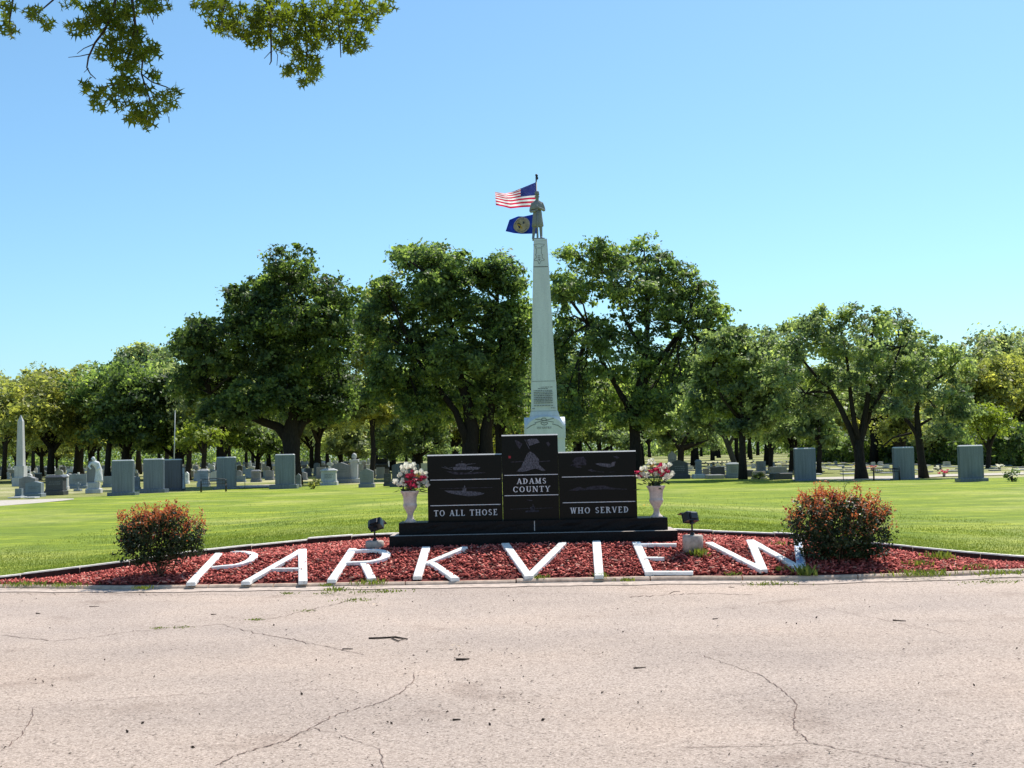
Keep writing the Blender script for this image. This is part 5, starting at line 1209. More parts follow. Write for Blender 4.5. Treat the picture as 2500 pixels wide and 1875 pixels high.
for ri, y0 in enumerate([1158, 1152, 1147, 1143, 1140, 1138, 1135, 1133, 1130, 1128, 1126, 1124]):
    x = 1560 + rr_.uniform(0, 40)
    while x < 2520:
        k = rr_.choices(keys, [7, 3, 1.3, .8] if x > 1950 else [3, 3, 3, 2])[0]; sc = max(7, 30 - ri * 2.6)
        wp = sc * rr_.uniform(.6, 1.3); hp = max(1.4, 2.6 - ri * .15) if k[0] == 'ledger' else sc * rr_.uniform(.3, .6)
        far_stone(*k, x, y0 - (x - 2000) * .0209 + rr_.uniform(-1, 1), hp, wp * (1 if k[0] == 'ledger' else .6), dr[k], None if ri > 3 else 'right rows: ' + dr[k].split(' in the')[0])
        x += wp + sc * rr_.uniform(.4, 1.9)
tag(MASS.build('gravestones', [MT[k] for k in ('gpale', 'gmid', 'gdark', 'gtan', 'marble')]), 'farthest tiny gravestones fading into rows under the trees', 'gravestones', None, 'stuff')
# graveside flowers among the right-hand markers
r = random.Random(9)
for i, (px, py, m, lab) in enumerate([(2305, 1163, 'petalred', 'red flower bunch on a grave between two right slabs'), (2290, 1150, 'petalwhite', 'white flowers on a marker beyond the bench'), (2130, 1150, 'petalred', 'pinkish flowers on a marker behind the forked tree'), (2090, 1146, 'petalyel', 'yellow flowers on a marker left of the forked tree'), (2440, 1146, 'petalwhite', 'white flowers on a marker right of the last slab'), (2360, 1140, 'petalyel', 'yellow flowers near the dark hedge')]):
    p = G(px, py, 0); o = thing('grave_flowers', lab, 'flowers', p)
    g = MB(); [flower(g, (r.gauss(0, .12), r.gauss(0, .1), .22 + r.gauss(0, .06)), .09, 0, r, False) for _ in range(12)]; g.build('blooms', MT[m], o)
    g = MB(); g.lathe([(.07, 0), (.1, .2), (.09, .2)], 10); g.build('pot', MT['gtan'], o)
# utility cart
p = G(932, 1156, 0); s = mpp(p.y); o = thing('utility_cart', 'dark utility cart with a roof cage parked among the left graves', 'cart', p, R(8)); u = 1.75
g = MB(); g.box((0, .9, .62), (1.4, 2.2, .42), 0, 0, .08); g.box((0, .1, .85), (1.25, .6, .25), 0, 0, .06); g.build('body', MT['cartpaint'], o)
for sx in (-.62, .62): g = MB(); g.tube([(sx, .35, .8), (sx, .6, u), (sx, 1.5, u), (sx, 1.6, .8)], .04, 6); g.build('roll_bar', MT['iron'], o)
g = MB(); g.box((0, 1.05, u + .03), (1.35, 1.05, .06), 0, 0, .02); g.build('roof', MT['cartpaint'], o); g = MB(); g.box((0, 1.25, .95), (1.15, .5, .2), 0, 0, .04); g.box((0, 1.5, 1.25), (1.15, .12, .5), 0, 0, .04); g.build('seat', MT['iron'], o)
for sx in (-.68, .68):
    for sy in (.15, 1.7):
        g = MB(); g.lathe([(.2, -.12), (.32, -.1), (.34, 0), (.32, .1), (.2, .12)], 16); g.v = [(sx + z, sy + y, .34 + x) for x, y, z in g.v]; g.build('wheel', MT['tyre'], o)
# small shrubs
def shrub(px, py, wpx, hpx, mats, label, seed, n=900):
    p = G(px, py, 0); s = mpp(p.y); rs_ = np.random.RandomState(seed); o = thing('shrub', label, 'shrub', p); w_, h = wpx * s / 2, hpx * s
    P_, n_, z_ = clump_leaves([((0, 0, h * .5), (w_ * .85, w_ * .85, h * .45)), ((w_ * .3, 0, h * .68), (w_ * .5, w_ * .5, h * .3)), ((-w_ * .4, 0, h * .5), (w_ * .55, w_ * .5, h * .35))], rs_, 60, .06, .16, 22, .3)
    npmesh('foliage', leafquads(P_, n_, z_, rs_), 4, MT[mats], o)
    g = MB()
    for _ in range(6): a = rs_.uniform(0, 6.28); g.tube([(0, 0, 0), (math.cos(a) * w_ * .5, math.sin(a) * w_ * .5, h * .7)], [.025, .01], 5)
    g.build('stems', MT['twig'], o); return o, w_, h
shrub(766, 1194, 37, 28, 'leafyel', 'round yellow-green shrub right of the slab before the big tree', 3)
o, w_, h = shrub(2471, 1176, 40, 32, 'leafmid', 'small dark flowering bush at the far right edge of the lawn', 4)
g = MB(); [flower(g, (r.gauss(0, w_ * .45), -w_ * .5 + r.gauss(0, .1), h * r.uniform(.35, .95)), .05, 0, r, False) for _ in range(22)]; g.build('blooms', MT['petalwhite'], o)
shrub(1853, 1170, 34, 14, 'leafyel', 'low yellowish shrub in front of the tan block', 5)

# ------------------------------------------------------------------ trees
Q = 1.1302          # the outlines below were read off a 2212-pixel-wide view
def tree(name, label, D, base, trunk, limbs, lobes, leaf, bark='bark', dens=11, lsz=.20, seed=1, clump=.8, per=46, depth=.32, group='large trees beyond the lawn', shell=.42, fill=0.0):
    rs_ = np.random.RandomState(seed); r = random.Random(seed)
    bp = A(base[0] * Q, base[1] * Q, D); bx_ = bp.x; o = thing(name, label, 'tree', (bx_, D, -.05), 0, group); s = mpp(D) * Q
    org = np.array([bx_, D, -.05])
    loc = lambda x, y, dy=0: np.array(A(x * Q, y * Q, D + dy)) - org
    xs_ = [l[0] - l[2] for l in lobes] + [l[0] + l[2] for l in lobes]; cw = (max(xs_) - min(xs_)) * s
    L_ = []
    for i, (cx_, cy_, rx_, ry_) in enumerate(lobes):
        dy = r.uniform(-1, 1) * depth * cw * .5
        k = (D + dy) / D
        L_.append((loc(cx_, cy_, dy), (rx_ * s * k * 1.0, (rx_ + ry_) * .5 * s, ry_ * s * k * 1.0)))
        if fill and r.random() < fill: dy2 = -dy * .8 + r.uniform(-1, 1); L_.append((loc(cx_ + r.uniform(-.2, .2) * rx_, cy_ + ry_ * .15, dy2), (rx_ * s * .8, rx_ * s * .8, ry_ * s * .8)))
    P_, n_, z_ = clump_leaves(L_, rs_, dens * 1.5, lsz * .72, clump * .7, int(per * 1.05), shell)
    npmesh('crown', leafquads(P_, n_, z_, rs_, .62, .18), 4, MT[leaf], o)
    g = MB()
    T = [Vector(loc(x, y)) for x, y, w_ in trunk]; T[0].z = -.3; Rr = [w_ * s / 2 for x, y, w_ in trunk]
    Rr[0] *= 1.35; g.tube(T, Rr, 12)
    for lm in limbs:
        P2 = [Vector(loc(x, y, r.uniform(-.5, .5) * (i > 0))) for i, (x, y, w_) in enumerate(lm)]; g.tube(P2, [w_ * s / 2 for x, y, w_ in lm], 8)
    starts = [(T[-1], Rr[-1])] + [(Vector(loc(*lm[-1][:2])), lm[-1][2] * s / 2) for lm in limbs]
    for c_, rr in L_:
        c_ = Vector(c_); st_, rd = min(starts, key=lambda q: (q[0] - c_).length + max(0, q[0].z - c_.z) * 2)
        mid = st_.lerp(c_, .5) + Vector((r.gauss(0, .3), r.gauss(0, .3), r.gauss(.3, .3)))
        tip = c_ + Vector((0, 0, rr[2] * .5)); rd = min(rd, .16)
        g.tube([st_, mid, c_, tip], [rd * .85, rd * .6, rd * .4, .02], 6)
        for _ in range(5):
            d = Vector((r.gauss(0, 1), r.gauss(0, 1), r.gauss(.3, .7))).normalized(); b0_ = mid.lerp(c_, r.random())
            e_ = c_ + Vector((d.x * rr[0], d.y * rr[1], d.z * rr[2])) * .8; g.tube([b0_, b0_.lerp(e_, .5) + Vector((0, 0, .25)), e_], [rd * .35, rd * .2, .012], 5)
    g.build('trunk', MT[bark], o)
    return o
tree('tree', 'big dark spreading tree with a thick trunk behind the slab, left of centre', 84, (631, 1040),
     [(632, 1045, 37), (631, 990, 34), (628, 940, 42), (634, 900, 26), (640, 850, 22), (648, 780, 16), (640, 690, 10), (622, 600, 6)],
     [[(622, 945, 30), (600, 922, 20), (570, 912, 17), (535, 897, 14), (500, 878, 9), (455, 850, 6)], [(638, 940, 26), (655, 912, 17), (680, 900, 14), (715, 893, 11), (750, 880, 6)], [(640, 860, 16), (690, 780, 10), (720, 690, 6)], [(636, 880, 16), (590, 800, 11), (545, 700, 7)]],
     [(622, 575, 52, 42), (590, 620, 50, 40), (650, 610, 45, 40), (545, 645, 55, 42), (505, 640, 22, 22), (725, 630, 48, 38), (690, 680, 70, 55), (610, 690, 80, 60), (530, 700, 60, 50), (430, 715, 42, 38), (455, 760, 62, 50), (400, 750, 30, 42), (720, 730, 52, 62), (640, 770, 80, 60), (560, 780, 75, 60), (470, 830, 70, 55), (405, 830, 36, 50), (560, 865, 75, 45), (480, 890, 65, 35), (700, 820, 66, 55), (740, 860, 36, 45), (690, 885, 55, 30), (620, 840, 60, 45)],
     'leafdark', 'bark', 15, .19, 1, .72, 46, .5, fill=.5)
tree('tree', 'broad green tree with two leaning trunks behind the left tablet', 98, (1030, 1010),
     [(1022, 1020, 40), (1016, 975, 36), (1020, 930, 32), (1012, 880, 24), (990, 800, 16), (975, 700, 10)],
     [[(1052, 1015, 36), (1050, 975, 32), (1050, 930, 26), (1065, 850, 18), (1080, 760, 12), (1075, 650, 7)], [(1014, 965, 22), (1000, 930, 18), (985, 890, 14), (940, 830, 10), (890, 760, 6)]],
     [(885, 555, 40, 30), (860, 545, 18, 16), (925, 555, 42, 32), (835, 620, 35, 30), (815, 655, 26, 28), (860, 665, 45, 38), (985, 590, 62, 48), (1055, 590, 55, 42), (1100, 600, 50, 45), (930, 630, 60, 50), (1000, 680, 80, 60), (1090, 690, 70, 65), (900, 720, 60, 52), (820, 720, 45, 42), (845, 780, 55, 45), (960, 770, 75, 60), (1060, 780, 70, 60), (1120, 760, 40, 70), (880, 840, 60, 45), (815, 840, 34, 45), (960, 860, 70, 45), (1060, 860, 70, 50), (1115, 870, 40, 45), (910, 890, 45, 28), (790, 690, 25, 40)],
     'leafmid', 'bark', 11, .22, 2, .85, 46, .45, fill=.4)
tree('tree', 'tall loose green tree right of the obelisk with one straight trunk', 90, (1372, 1010),
     [(1374, 1020, 27), (1372, 960, 24), (1370, 900, 22), (1380, 840, 18), (1395, 770, 14), (1400, 680, 9), (1395, 590, 5)],
     [[(1370, 900, 16), (1340, 850, 12), (1300, 780, 9), (1270, 700, 6)], [(1382, 840, 14), (1430, 770, 10), (1480, 700, 6)], [(1395, 770, 10), (1350, 690, 7), (1320, 600, 4)]],
     [(1300, 535, 36, 26), (1270, 555, 40, 30), (1225, 545, 26, 16), (1330, 560, 40, 34), (1385, 545, 36, 38), (1420, 580, 48, 40), (1475, 610, 46, 40), (1440, 640, 55, 42), (1360, 620, 55, 44), (1280, 610, 50, 40), (1520, 660, 36, 36), (1470, 700, 60, 46), (1390, 700, 55, 45), (1235, 620, 45, 42), (1215, 690, 45, 60), (1290, 720, 50, 50), (1350, 780, 70, 52), (1440, 780, 66, 55), (1250, 790, 60, 55), (1530, 730, 40, 44), (1510, 800, 46, 50), (1310, 850, 70, 45), (1400, 860, 70, 42), (1220, 860, 48, 50), (1480, 860, 56, 40), (1360, 905, 60, 24), (1260, 900, 55, 26), (1440, 900, 40, 26), (1510, 625, 34, 32), (1548, 680, 38, 38), (1580, 740, 36, 38), (1550, 820, 44, 46), (1210, 630, 30, 34), (1205, 760, 30, 60)],
     'leafmid', 'bark', 9.5, .20, 3, .72, 40, .45, fill=.35)
tree('tree', 'grey-green tree with a thin straight black trunk, right of the right bouquet', 73, (1605, 1040),
     [(1605, 1042, 17), (1604, 980, 15), (1603, 930, 14), (1598, 860, 11), (1592, 780, 8), (1585, 710, 5)],
     [[(1603, 930, 10), (1640, 870, 7), (1670, 810, 4)], [(1602, 910, 9), (1560, 860, 6), (1540, 790, 4)]],
     [(1585, 735, 36, 30), (1555, 745, 40, 36), (1625, 765, 36, 32), (1590, 770, 55, 45), (1660, 760, 36, 36), (1680, 810, 40, 40), (1540, 800, 45, 50), (1610, 840, 60, 48), (1690, 870, 38, 36), (1570, 880, 50, 40), (1650, 900, 50, 30), (1520, 870, 36, 40), (1600, 925, 50, 20)],
     'leafgrey', 'bark', 20, .17, 4, .6, 44, .5, fill=.5)
tree('tree', 'leaning grey-barked tree beside the straight black trunk, right of centre', 80, (1596, 1030),
     [(1592, 1036, 13), (1586, 1000, 12), (1574, 965, 12), (1560, 930, 10), (1545, 880, 7)], [[(1574, 965, 8), (1590, 930, 7), (1600, 890, 5)], [(1566, 945, 8), (1540, 925, 6), (1520, 900, 4)]],
     [(1545, 880, 50, 36), (1500, 900, 40, 30), (1600, 880, 40, 32), (1560, 920, 46, 22), (1500, 850, 40, 40)], 'leafgrey', 'barkgrey', 16, .18, 5, .65, 40, .4)
tree('tree', 'large airy tree whose trunk forks in three, behind the bigger rose bush', 69, (1860, 1040),
     [(1862, 1042, 27), (1858, 1000, 22), (1854, 965, 23), (1862, 930, 15), (1872, 880, 12), (1882, 800, 9), (1885, 720, 5)],
     [[(1850, 968, 15), (1838, 930, 14), (1815, 880, 12), (1795, 845, 9), (1760, 810, 6), (1720, 760, 4)], [(1858, 960, 12), (1846, 915, 11), (1838, 860, 9), (1830, 780, 6), (1815, 710, 4)], [(1862, 945, 12), (1880, 890, 10), (1920, 820, 7), (1945, 750, 4)], [(1800, 850, 7), (1770, 845, 5), (1740, 850, 3)]],
     [(1700, 715, 36, 26), (1750, 705, 44, 28), (1800, 690, 44, 28), (1850, 685, 46, 28), (1900, 700, 42, 30), (1940, 690, 34, 32), (1965, 730, 32, 34), (1720, 750, 42, 32), (1790, 745, 56, 36), (1870, 750, 60, 40), (1940, 770, 46, 36), (1690, 800, 38, 38), (1750, 810, 50, 36), (1830, 810, 58, 40), (1910, 820, 52, 36), (1800, 865, 52, 30), (1880, 870, 54, 32), (1740, 870, 40, 30), (1930, 880, 40, 30), (1700, 880, 36, 34)],
     'leafgrey', 'bark', 14, .15, 6, .62, 44, .55, fill=.35, shell=.3)
tree('tree', 'slender dark-trunked tree with high arching limbs right of the middle right slab', 68.5, (1993, 1040),
     [(1997, 1040, 20), (1990, 990, 16), (1984, 940, 16), (1980, 890, 11), (1985, 860, 9), (2010, 830, 7), (2050, 800, 5)],
     [[(1984, 945, 11), (1965, 915, 8), (1945, 895, 6), (1925, 880, 4)], [(1984, 920, 7), (2010, 905, 5), (2035, 905, 3)], [(1984, 885, 7), (1975, 850, 5), (1975, 800, 3)], [(1970, 935, 5), (1930, 945, 4), (1905, 965, 3)]],
     [(2010, 760, 44, 26), (2060, 765, 36, 28), (2090, 790, 22, 34), (1975, 790, 40, 32), (2030, 805, 48, 30), (1990, 840, 40, 26), (2060, 850, 36, 30), (2030, 890, 44, 26), (1960, 850, 30, 32), (2075, 890, 36, 30), (2050, 930, 44, 24)],
     'leafgrey', 'bark', 16, .15, 7, .6, 42, .5, shell=.3)
# mid-distance trees
MG = 'middle-distance trees round the graves'
def mtree(label, D, bx_, lobes, leaf, tw=16, fork=None, seed=1, base_y=1020, **k):
    fy = fork or (max(l[1] + l[3] * .6 for l in lobes)); c = lobes[len(lobes) // 2]
    tree('tree', label, D, (bx_, base_y), [(bx_, base_y, tw), (bx_ - 1, (base_y + fy) / 2 + 20, tw * .85), (bx_ + 2, fy, tw * .8), ((bx_ + c[0]) / 2, (fy + c[1]) / 2, tw * .45)],
         [[(bx_, fy + 8, tw * .5), (l[0] * .5 + bx_ * .5, (l[1] + fy) / 2 + 4, tw * .35), (l[0], l[1], tw * .15)] for l in lobes[:3]], lobes, leaf, seed=seed, group=MG, **{**dict(dens=9, lsz=.26, clump=.95, per=42, depth=.5, fill=.3), **k})
mtree('olive tree at the far left edge over the obelisk', 150, 10, [(20, 850, 50, 36), (-20, 870, 40, 50), (60, 880, 45, 45), (20, 910, 50, 40), (80, 830, 34, 28)], 'leafyel', 12, 960, 21)
mtree('yellowish tree with twin dark trunks right of the obelisk', 135, 110, [(90, 850, 55, 42), (135, 835, 50, 36), (60, 900, 45, 40), (110, 900, 60, 42), (160, 880, 50, 45), (90, 815, 40, 24)], 'leafyel', 14, 950, 22)
mtree('yellow-green tree behind the robed statue', 140, 170, [(180, 830, 46, 34), (205, 860, 40, 42), (165, 870, 45, 40), (200, 910, 38, 36), (150, 920, 46, 30), (180, 940, 40, 22)], 'leafyel', 24, 962, 23)
mtree('dark tree left of the big spreading tree, above the robed statue', 120, 233, [(250, 880, 45, 45), (270, 830, 48, 42), (300, 860, 50, 50), (240, 930, 40, 30), (300, 920, 50, 36), (330, 880, 40, 40), (350, 840, 38, 36)], 'leafdark', 15, 965, 24)
mtree('tall thin-leaved tree top showing left of the big spreading tree', 175, 300, [(300, 760, 38, 22), (330, 770, 36, 24), (270, 780, 30, 20), (320, 800, 50, 30), (350, 820, 40, 30), (280, 810, 36, 26)], 'leafpale', 12, 900, 25, shell=.3)
mtree('bluish green tree behind the thin pale pole', 125, 385, [(360, 920, 44, 34), (400, 935, 42, 34), (330, 950, 40, 26), (430, 940, 36, 30), (380, 890, 44, 30), (345, 890, 36, 34)], 'leafmid', 20, 985, 26)
mtree('small bright green tree under the big tree, left part', 110, 440, [(420, 945, 26, 16), (450, 940, 30, 16), (435, 925, 28, 16)], 'leafbright', 13, 975, 27)
mtree('small bright tree with a thick dark trunk left of the bench', 112, 407, [(400, 950, 24, 18), (415, 935, 24, 16)], 'leafbright', 14, 985, 28)
mtree('forked tree behind the middle graves under the big tree', 130, 556, [(520, 950, 40, 26), (560, 945, 40, 26), (590, 955, 32, 24), (500, 920, 34, 26)], 'leafmid', 12, 985, 29)
mtree('low spreading tree with long crooked limbs behind the left tablet', 135, 905, [(830, 930, 36, 28), (870, 915, 44, 30), (920, 930, 46, 30), (950, 960, 36, 24), (890, 960, 46, 24), (845, 970, 36, 22)], 'leafgrey', 13, 985, 30, lsz=.2)
mtree('pale yellow tree right of the big tree trunk', 150, 735, [(740, 940, 36, 28), (760, 920, 30, 20), (720, 965, 34, 22), (770, 965, 34, 24)], 'leafpale', 11, 985, 31)
mtree('yellow-green tree filling the gap between the big dark tree and its right neighbour', 118, 805, [(800, 690, 32, 34), (790, 750, 42, 44), (815, 720, 36, 40), (800, 820, 48, 48), (780, 880, 46, 40), (830, 880, 44, 40), (800, 650, 20, 24)], 'leafyel', 13, 970, 44)
mtree('grey-green tree filling in behind the dark tree left of the big spreading tree', 150, 360, [(350, 790, 36, 34), (370, 830, 40, 40), (350, 870, 44, 40), (320, 850, 40, 40), (390, 880, 40, 40)], 'leafgrey', 12, 965, 45)
mtree('yellowish tree showing between the leaning trunks and the obelisk', 150, 1110, [(1105, 945, 30, 30), (1120, 920, 26, 24), (1090, 960, 28, 24)], 'leafyel', 12, 985, 32)
mtree('dark tree just right of the obelisk foot', 125, 1290, [(1250, 930, 40, 26), (1300, 930, 40, 26), (1340, 945, 36, 24), (1220, 900, 30, 40)], 'leafgrey', 12, 985, 33)
mtree('green tree with twin trunks behind the wide dark pointed gravestone', 110, 1470, [(1440, 930, 40, 30), (1490, 925, 44, 34), (1530, 950, 36, 26), (1460, 960, 40, 20)], 'leafgrey', 18, 965, 34)
mtree('bright leafy tree filling the gap before the airy forked tree', 100, 1665, [(1650, 850, 40, 40), (1690, 850, 40, 44), (1720, 820, 30, 44), (1660, 920, 46, 32), (1700, 930, 38, 26), (1640, 800, 30, 36), (1685, 765, 36, 36), (1655, 740, 34, 34), (1715, 760, 30, 34)], 'leafgrey', 12, 970, 35)
mtree('tree with dark twisted trunk left of the first right slab', 92, 1712, [(1690, 900, 40, 34), (1740, 905, 40, 34), (1710, 940, 44, 22), (1760, 940, 30, 20)], 'leafgrey', 18, 970, 36)
mtree('straight grey trunk right of the first right slab, under the airy tree', 88, 1770, [(1770, 880, 40, 44), (1750, 930, 36, 28), (1790, 940, 34, 24)], 'leafgrey', 13, 950, 37, base_y=1026)
mtree('yellow-green tree forking low behind the right bench', 86, 1950, [(1930, 900, 36, 34), (1960, 920, 34, 34), (1915, 940, 30, 24), (1980, 880, 30, 30), (1940, 860, 34, 30)], 'leafyel', 20, 965, 38, base_y=1024, lsz=.2)
mtree('rounded olive tree above the far right slab', 118, 2110, [(2100, 830, 46, 34), (2140, 815, 40, 36), (2080, 870, 40, 40), (2150, 860, 44, 44), (2120, 900, 46, 30)], 'leafyel', 14, 960, 39)
mtree('pale yellow-green low tree above and right of the far right slab', 92, 2135, [(2100, 905, 36, 24), (2135, 895, 40, 24), (2160, 915, 30, 24), (2120, 930, 42, 18)], 'leafbright', 13, 965, 40, base_y=1022, lsz=.18)
mtree('grey-green tree at the far right edge of the view', 125, 2190, [(2185, 830, 40, 34), (2215, 860, 40, 50), (2170, 880, 36, 40), (2200, 920, 44, 36), (2240, 900, 40, 60)], 'leafgrey', 14, 965, 41)
mtree('dark shaded tree between the far right slab and the edge', 105, 2180, [(2175, 950, 36, 24), (2205, 955, 36, 26), (2150, 955, 30, 20)], 'leafmid', 16, 980, 42)
mtree('grey-green tree behind the slender dark-trunked tree', 115, 2030, [(2030, 930, 44, 34), (2070, 940, 36, 30), (2000, 940, 30, 30), (2050, 970, 40, 18)], 'leafpale', 12, 985, 43)
mtree('grey-green tree top closing the skyline at the right edge', 150, 2160, [(2120, 800, 40, 26), (2165, 800, 42, 30), (2210, 800, 44, 34), (2240, 830, 40, 40), (2090, 815, 34, 26), (2150, 840, 50, 40)], 'leafgrey', 12, 960, 46)
mtree('grey-green tree between the forked tree and the slender tree, set back', 125, 1950, [(1930, 790, 40, 34), (1960, 760, 36, 32), (1980, 800, 40, 40), (1950, 840, 46, 40)], 'leafgrey', 12, 960, 47)
# far band: a few patterns, copied
def bgproto(leaf, seed, h, wd):
    rs_ = np.random.RandomState(seed); r = random.Random(seed); o = thing('tree', 'x', 'tree')
    L_ = [(np.array([r.uniform(-.5, .5) * wd, r.uniform(-.4, .4) * wd, h * r.uniform(.48, .82)]), (wd * r.uniform(.22, .36), wd * r.uniform(.22, .36), h * r.uniform(.13, .2))) for _ in range(9)]
    L_.append((np.array([0, 0, h * .72]), (wd * .38, wd * .38, h * .25)))
    P_, n_, z_ = clump_leaves(L_, rs_, 6.5, .19, 1.0, 60, .4); npmesh('crown', leafquads(P_, n_, z_, rs_), 4, MT[leaf], o)
    g = MB(); g.tube([(0, 0, -.2), (.1, 0, h * .2), (.05, .1, h * .35), (0, 0, h * .7)], [.42, .3, .26, .08], 8)
    for c_, rr in L_: g.tube([(.05, .1, h * r.uniform(.22, .36)), tuple(c_ * .6 + np.array([0, 0, h * .18])), tuple(c_)], [.2, .12, .03], 5)
    g.build('trunk', MT['bark'], o); return o
far = [('leafpale', 'haze-coloured pale green tree in the far band beyond the graves', bgproto('leafpale', 51, 10, 9)), ('leafgrey', 'grey-green tree in the far band beyond the graves', bgproto('leafgrey', 52, 11, 9)), ('leafyel', 'yellowish tree in the far band beyond the graves', bgproto('leafyel', 53, 9.5, 9)), ('leafmid', 'darker green tree in the far band beyond the graves', bgproto('leafmid', 54, 10.5, 8.5))]  # the palest leaf colour stands in for distance haze
used = set(); r = random.Random(77)
for D, k, jit in ((132, 13, 3), (165, 19, 3), (215, 22, 4), (275, 26, 5), (345, 30, 6)):
    for i in range(k):
        half = .45 * D; x = -half + 2 * half * (i + .5) / k + r.uniform(-jit, jit) * .6
        leaf, lab, pr = r.choices(far, [4, 3, 2.5, 2])[0]
        o = pr if leaf not in used else copy_tree(pr); used.add(leaf)
        o.location = (x, D + r.uniform(-10, 10), -.1); sc = r.uniform(.85, 1.25) * (1.12 if D > 250 else 1); o.scale = (sc, sc, sc * r.uniform(.9, 1.15)); o.rotation_euler = (0, 0, r.uniform(0, 6.28))
        tag(o, lab, 'tree', 'far band of trees: ' + leaf[4:])
rs_ = np.random.RandomState(9); k = 90000
x = rs_.uniform(-230, 230, k); y = 405 + rs_.normal(size=k) * 8; hh = 8 + 2.2 * np.sin(x * .09) + 1.5 * np.sin(x * .23 + 1) + 1.2 * np.sin(x * .61)
P_ = np.stack([x, y, rs_.random(k) * hh], 1)
wd = npmesh('distant_woods', leafquads(P_, rs_.normal(size=(k, 3)) + np.array([0, -.3, .4]), rs_.uniform(.25, .6, k), rs_), 4, MT['leafmid'])
tag(wd, 'far dim green woods closing the view beyond the last trees', 'woods', None, 'stuff')
# dark hedge far right
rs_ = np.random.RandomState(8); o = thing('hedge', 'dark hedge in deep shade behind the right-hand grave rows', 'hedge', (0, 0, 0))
a, b = G(1950, 1126, 0), G(2560, 1138, 0); k = 26000; t = rs_.random(k)
P_ = np.stack([a.x + (b.x - a.x) * t + rs_.normal(size=k) * .4, a.y + (b.y - a.y) * t + rs_.normal(size=k) * .8, rs_.random(k) * (2.6 + .7 * np.sin(t * 30) + .4 * np.sin(t * 83))], 1)
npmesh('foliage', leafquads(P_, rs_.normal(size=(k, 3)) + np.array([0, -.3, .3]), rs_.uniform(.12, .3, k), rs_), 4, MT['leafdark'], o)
g = MB(); [g.tube([(a.x + (b.x - a.x) * q / 30, a.y + (b.y - a.y) * q / 30, 0), (a.x + (b.x - a.x) * q / 30 + .2, a.y + (b.y - a.y) * q / 30, 1.9)], [.1, .04], 5) for q in range(31)]; g.build('stems', MT['bark'], o)

# ------------------------------------------------------------------ pin oak overhanging from beside the camera
YO = 8.4
oak = thing('oak_tree', 'oak whose leafy branches hang into the upper left of the view', 'tree', (-6.4, 7.6, 0))
ob = np.array([-6.4, 7.6, 0.0])
rs_ = np.random.RandomState(31); r = random.Random(31)
half = np.array([(0, -.5), (.06, -.34), (.36, -.40), (.07, -.18), (.09, -.06), (.54, .0), (.09, .10), (.07, .22), (.38, .42), (.06, .36), (0, .60)])
shape = np.concatenate([half, (half * np.array([-1, 1]))[1:-1][::-1]])
def oakleaves(name, C_, size, mat='oak', down=.5):
    n_ = len(C_); nn = rs_.normal(size=(n_, 3)) + np.array([0, -.35, .35]); nn, a_, b_ = frames(nn, rs_)
    s_ = size[:, None, None]; bend = (shape[:, 1] ** 2)[None, :, None]
    v = C_[:, None, :] + a_[:, None, :] * shape[None, :, 0, None] * s_ + b_[:, None, :] * shape[None, :, 1, None] * s_ - nn[:, None, :] * bend * s_ * .5 + nn[:, None, :] * np.abs(shape[None, :, 0, None]) * s_ * .25
    return npmesh(name, v, len(shape), MT[mat], oak)
def Ap(x, y, dy=0): return np.array(A(x, y, YO + dy)) - ob
q1 = lambda x, y: (x / 2.212, y / 2.212)
clA = [(15, 25, 18, 26), (20, 70, 22, 20), (70, 30, 14, 14), (95, 35, 26, 20), (115, 58, 12, 12), (170, 8, 28, 12), (240, 25, 34, 26), (185, 70, 22, 20), (225, 60, 36, 24), (285, 40, 40, 36), (340, 15, 50, 20), (385, 15, 34, 22), (300, 90, 44, 34), (345, 105, 26, 40), (260, 130, 26, 22), (310, 150, 46, 26), (360, 130, 26, 26), (380, 185, 16, 14), (215, 215, 12, 18), (245, 240, 22, 34), (310, 205, 36, 22), (350, 215, 24, 18), (300, 240, 28, 26), (350, 275, 36, 28), (400, 250, 34, 26), (425, 222, 16, 16), (330, 290, 24, 12), (360, 305, 14, 12)]
clB = [(490, 12, 24, 14), (540, 35, 44, 34), (600, 50, 50, 40), (560, 75, 40, 18), (660, 40, 55, 45), (640, 95, 46, 20), (720, 50, 50, 46), (780, 30, 50, 36), (840, 30, 40, 36), (900, 20, 40, 26), (945, 14, 20, 14), (860, 70, 34, 30), (790, 90, 46, 30), (720, 110, 50, 26), (745, 150, 36, 30), (700, 165, 18, 18), (765, 180, 22, 24), (860, 105, 30, 22), (885, 110, 18, 14), (910, 60, 20, 20), (745, 200, 16, 12)]
def scatter(cl, dens):
    out = []
    for cx_, cy_, rx_, ry_ in cl:
        for _ in range(max(4, int(rx_ * ry_ * dens))):
            a_ = r.uniform(0, 6.283); q = math.sqrt(r.random()); out.append(Ap(cx_ + rx_ * q * math.cos(a_), cy_ + ry_ * q * math.sin(a_), r.uniform(-.25, .25)))
    return np.array(out)
CA = scatter(clA, .042); CB = scatter(clB, .050)
oakleaves('leaves', CA, rs_.uniform(.06, .105, len(CA))); oakleaves('leaves', CB, rs_.uniform(.055, .095, len(CB)))
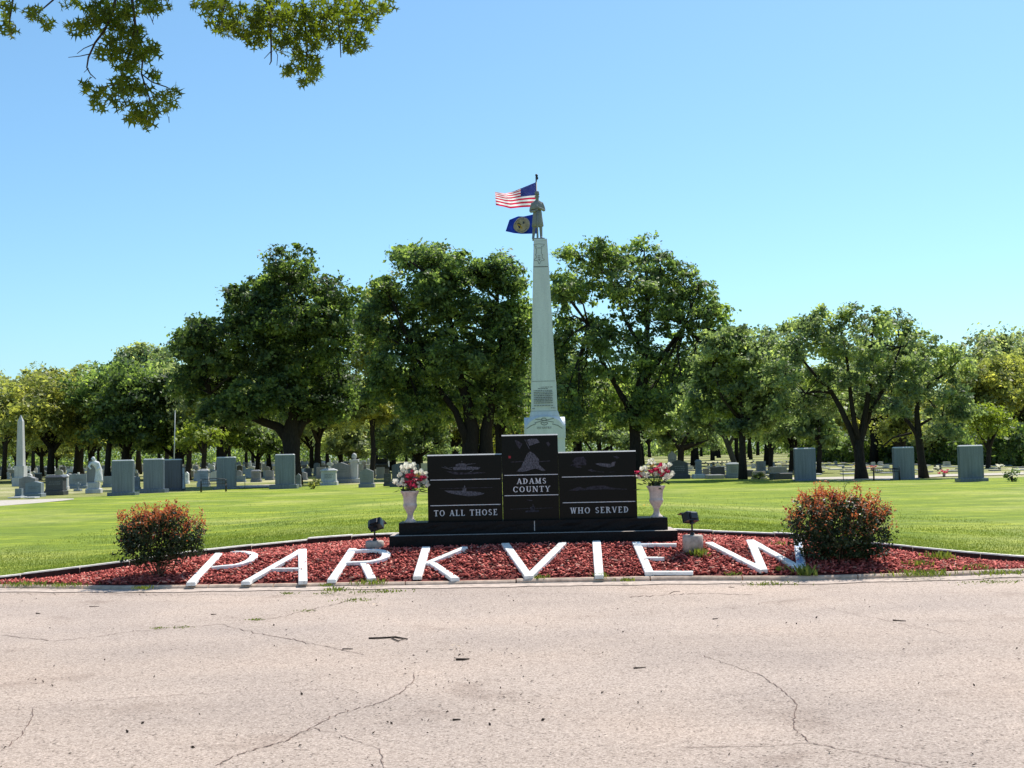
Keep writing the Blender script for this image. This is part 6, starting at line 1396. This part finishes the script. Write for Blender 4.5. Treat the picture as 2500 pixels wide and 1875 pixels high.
# unseen crown above the frame, plus leaves added to shade the left spray
up_ = []
for k in range(2600):
    x, y, z = r.gauss(-4.2, 1.7), r.gauss(8.1, .9), r.gauss(7.3, .75)
    if 5.35 < z < 9.5 and y < 10.2 and x < -.6 and (z - 1.75) / y > .455: up_.append((x - ob[0], y - ob[1], z))
for k in range(2400):                                # unseen leaves added to block the sun on the left spray
    q = CA[r.randrange(len(CA))] + np.array(sdir) * r.uniform(.9, 3.2) + np.array([r.gauss(0, .12) for _ in range(3)]); wq = q + ob
    if (wq[2] - 1.75) / wq[1] > .385: up_.append(tuple(q))
up_ = np.array(up_); oakleaves('upper_crown_and_shade', up_, rs_.uniform(.08, .13, len(up_)))
g = MB()
g.tube([(0, 0, -.2), (.02, 0, .4), (.05, 0, 2.5), (.2, .05, 4.6), (.5, .1, 6.5), (.7, .2, 8.8)], [.42, .31, .27, .24, .18, .06], 14)
L1 = [(.2, .05, 4.9), (1.2, .4, 6.0), (2.6, .7, 6.6), (4.4, .8, 6.3), (5.4, .9, 5.6)]; g.tube(L1, [.15, .12, .09, .06, .03], 8)
g.tube([(.15, .05, 4.4), (1.0, .2, 5.4), (2.2, .6, 6.0), (3.4, .8, 5.7), (3.9, .8, 5.2)], [.13, .1, .07, .05, .025], 8); g.tube([(.4, .1, 6.0), (-1.2, -.4, 7.2), (-2.6, -.8, 7.8)], [.14, .1, .04], 8)
g.build('trunk', MT['bark'], oak)
g = MB()
def tw(pts, r0, r1): P_ = [Vector(Ap(x, y, r.uniform(-.04, .04))) for x, y in pts]; g.tube(P_, [r0 + (r1 - r0) * i / (len(P_) - 1) for i in range(len(P_))], 5)
tw([(300, -140), (290, -40), (275, 30), (255, 75), (232, 105), (216, 140), (212, 165), (220, 180), (234, 193)], .012, .003); tw([(228, 108), (205, 118), (188, 131)], .004, .002); tw([(218, 132), (195, 137), (167, 140)], .004, .002); tw([(216, 166), (205, 177)], .003, .002)
tw([(300, -140), (320, -20), (330, 60), (320, 120), (300, 170), (290, 205), (262, 210), (240, 215)], .012, .003); tw([(330, 60), (350, 130), (345, 180), (370, 200), (405, 212), (430, 225)], .008, .003); tw([(345, 180), (365, 240), (358, 290), (362, 320)], .006, .002); tw([(290, 205), (289, 235), (300, 270)], .004, .002); tw([(375, 40), (372, 55)], .003, .002); tw([(365, 35), (375, 60)], .003, .002)
tw([(40, -80), (30, 10), (22, 60), (30, 85)], .008, .003); tw([(180, -100), (130, 0), (95, 30), (60, 45)], .008, .003); tw([(412, 285), (413, 300)], .003, .002)
tw([(640, -160), (650, -30), (660, 60), (662, 110), (662, 150), (658, 158)], .012, .003); tw([(662, 125), (645, 143)], .003, .002); tw([(665, 112), (678, 135), (676, 160)], .003, .002); tw([(700, -140), (740, 10), (750, 110), (748, 190)], .012, .003); tw([(800, -120), (820, 10), (830, 90), (832, 140)], .01, .003); tw([(800, -120), (880, 0), (910, 40), (945, 18)], .01, .003); tw([(560, -120), (550, 0), (540, 60), (600, 95)], .01, .003); tw([(850, 60), (870, 120), (900, 112)], .005, .002)
for a_, b_ in ((L1[3], (300, -140)), (L1[3], (640, -160)), (L1[4], (800, -120)), (L1[4], (700, -140)), (L1[2], (180, -100)), (L1[2], (40, -80)), (L1[3], (560, -120))):
    e_ = Vector(Ap(*b_)); a_ = Vector(a_); g.tube([a_, a_.lerp(e_, .5) + Vector((0, 0, .15)), e_], [.03, .02, .012], 6)
g.build('twigs', MT['twig'], oak)
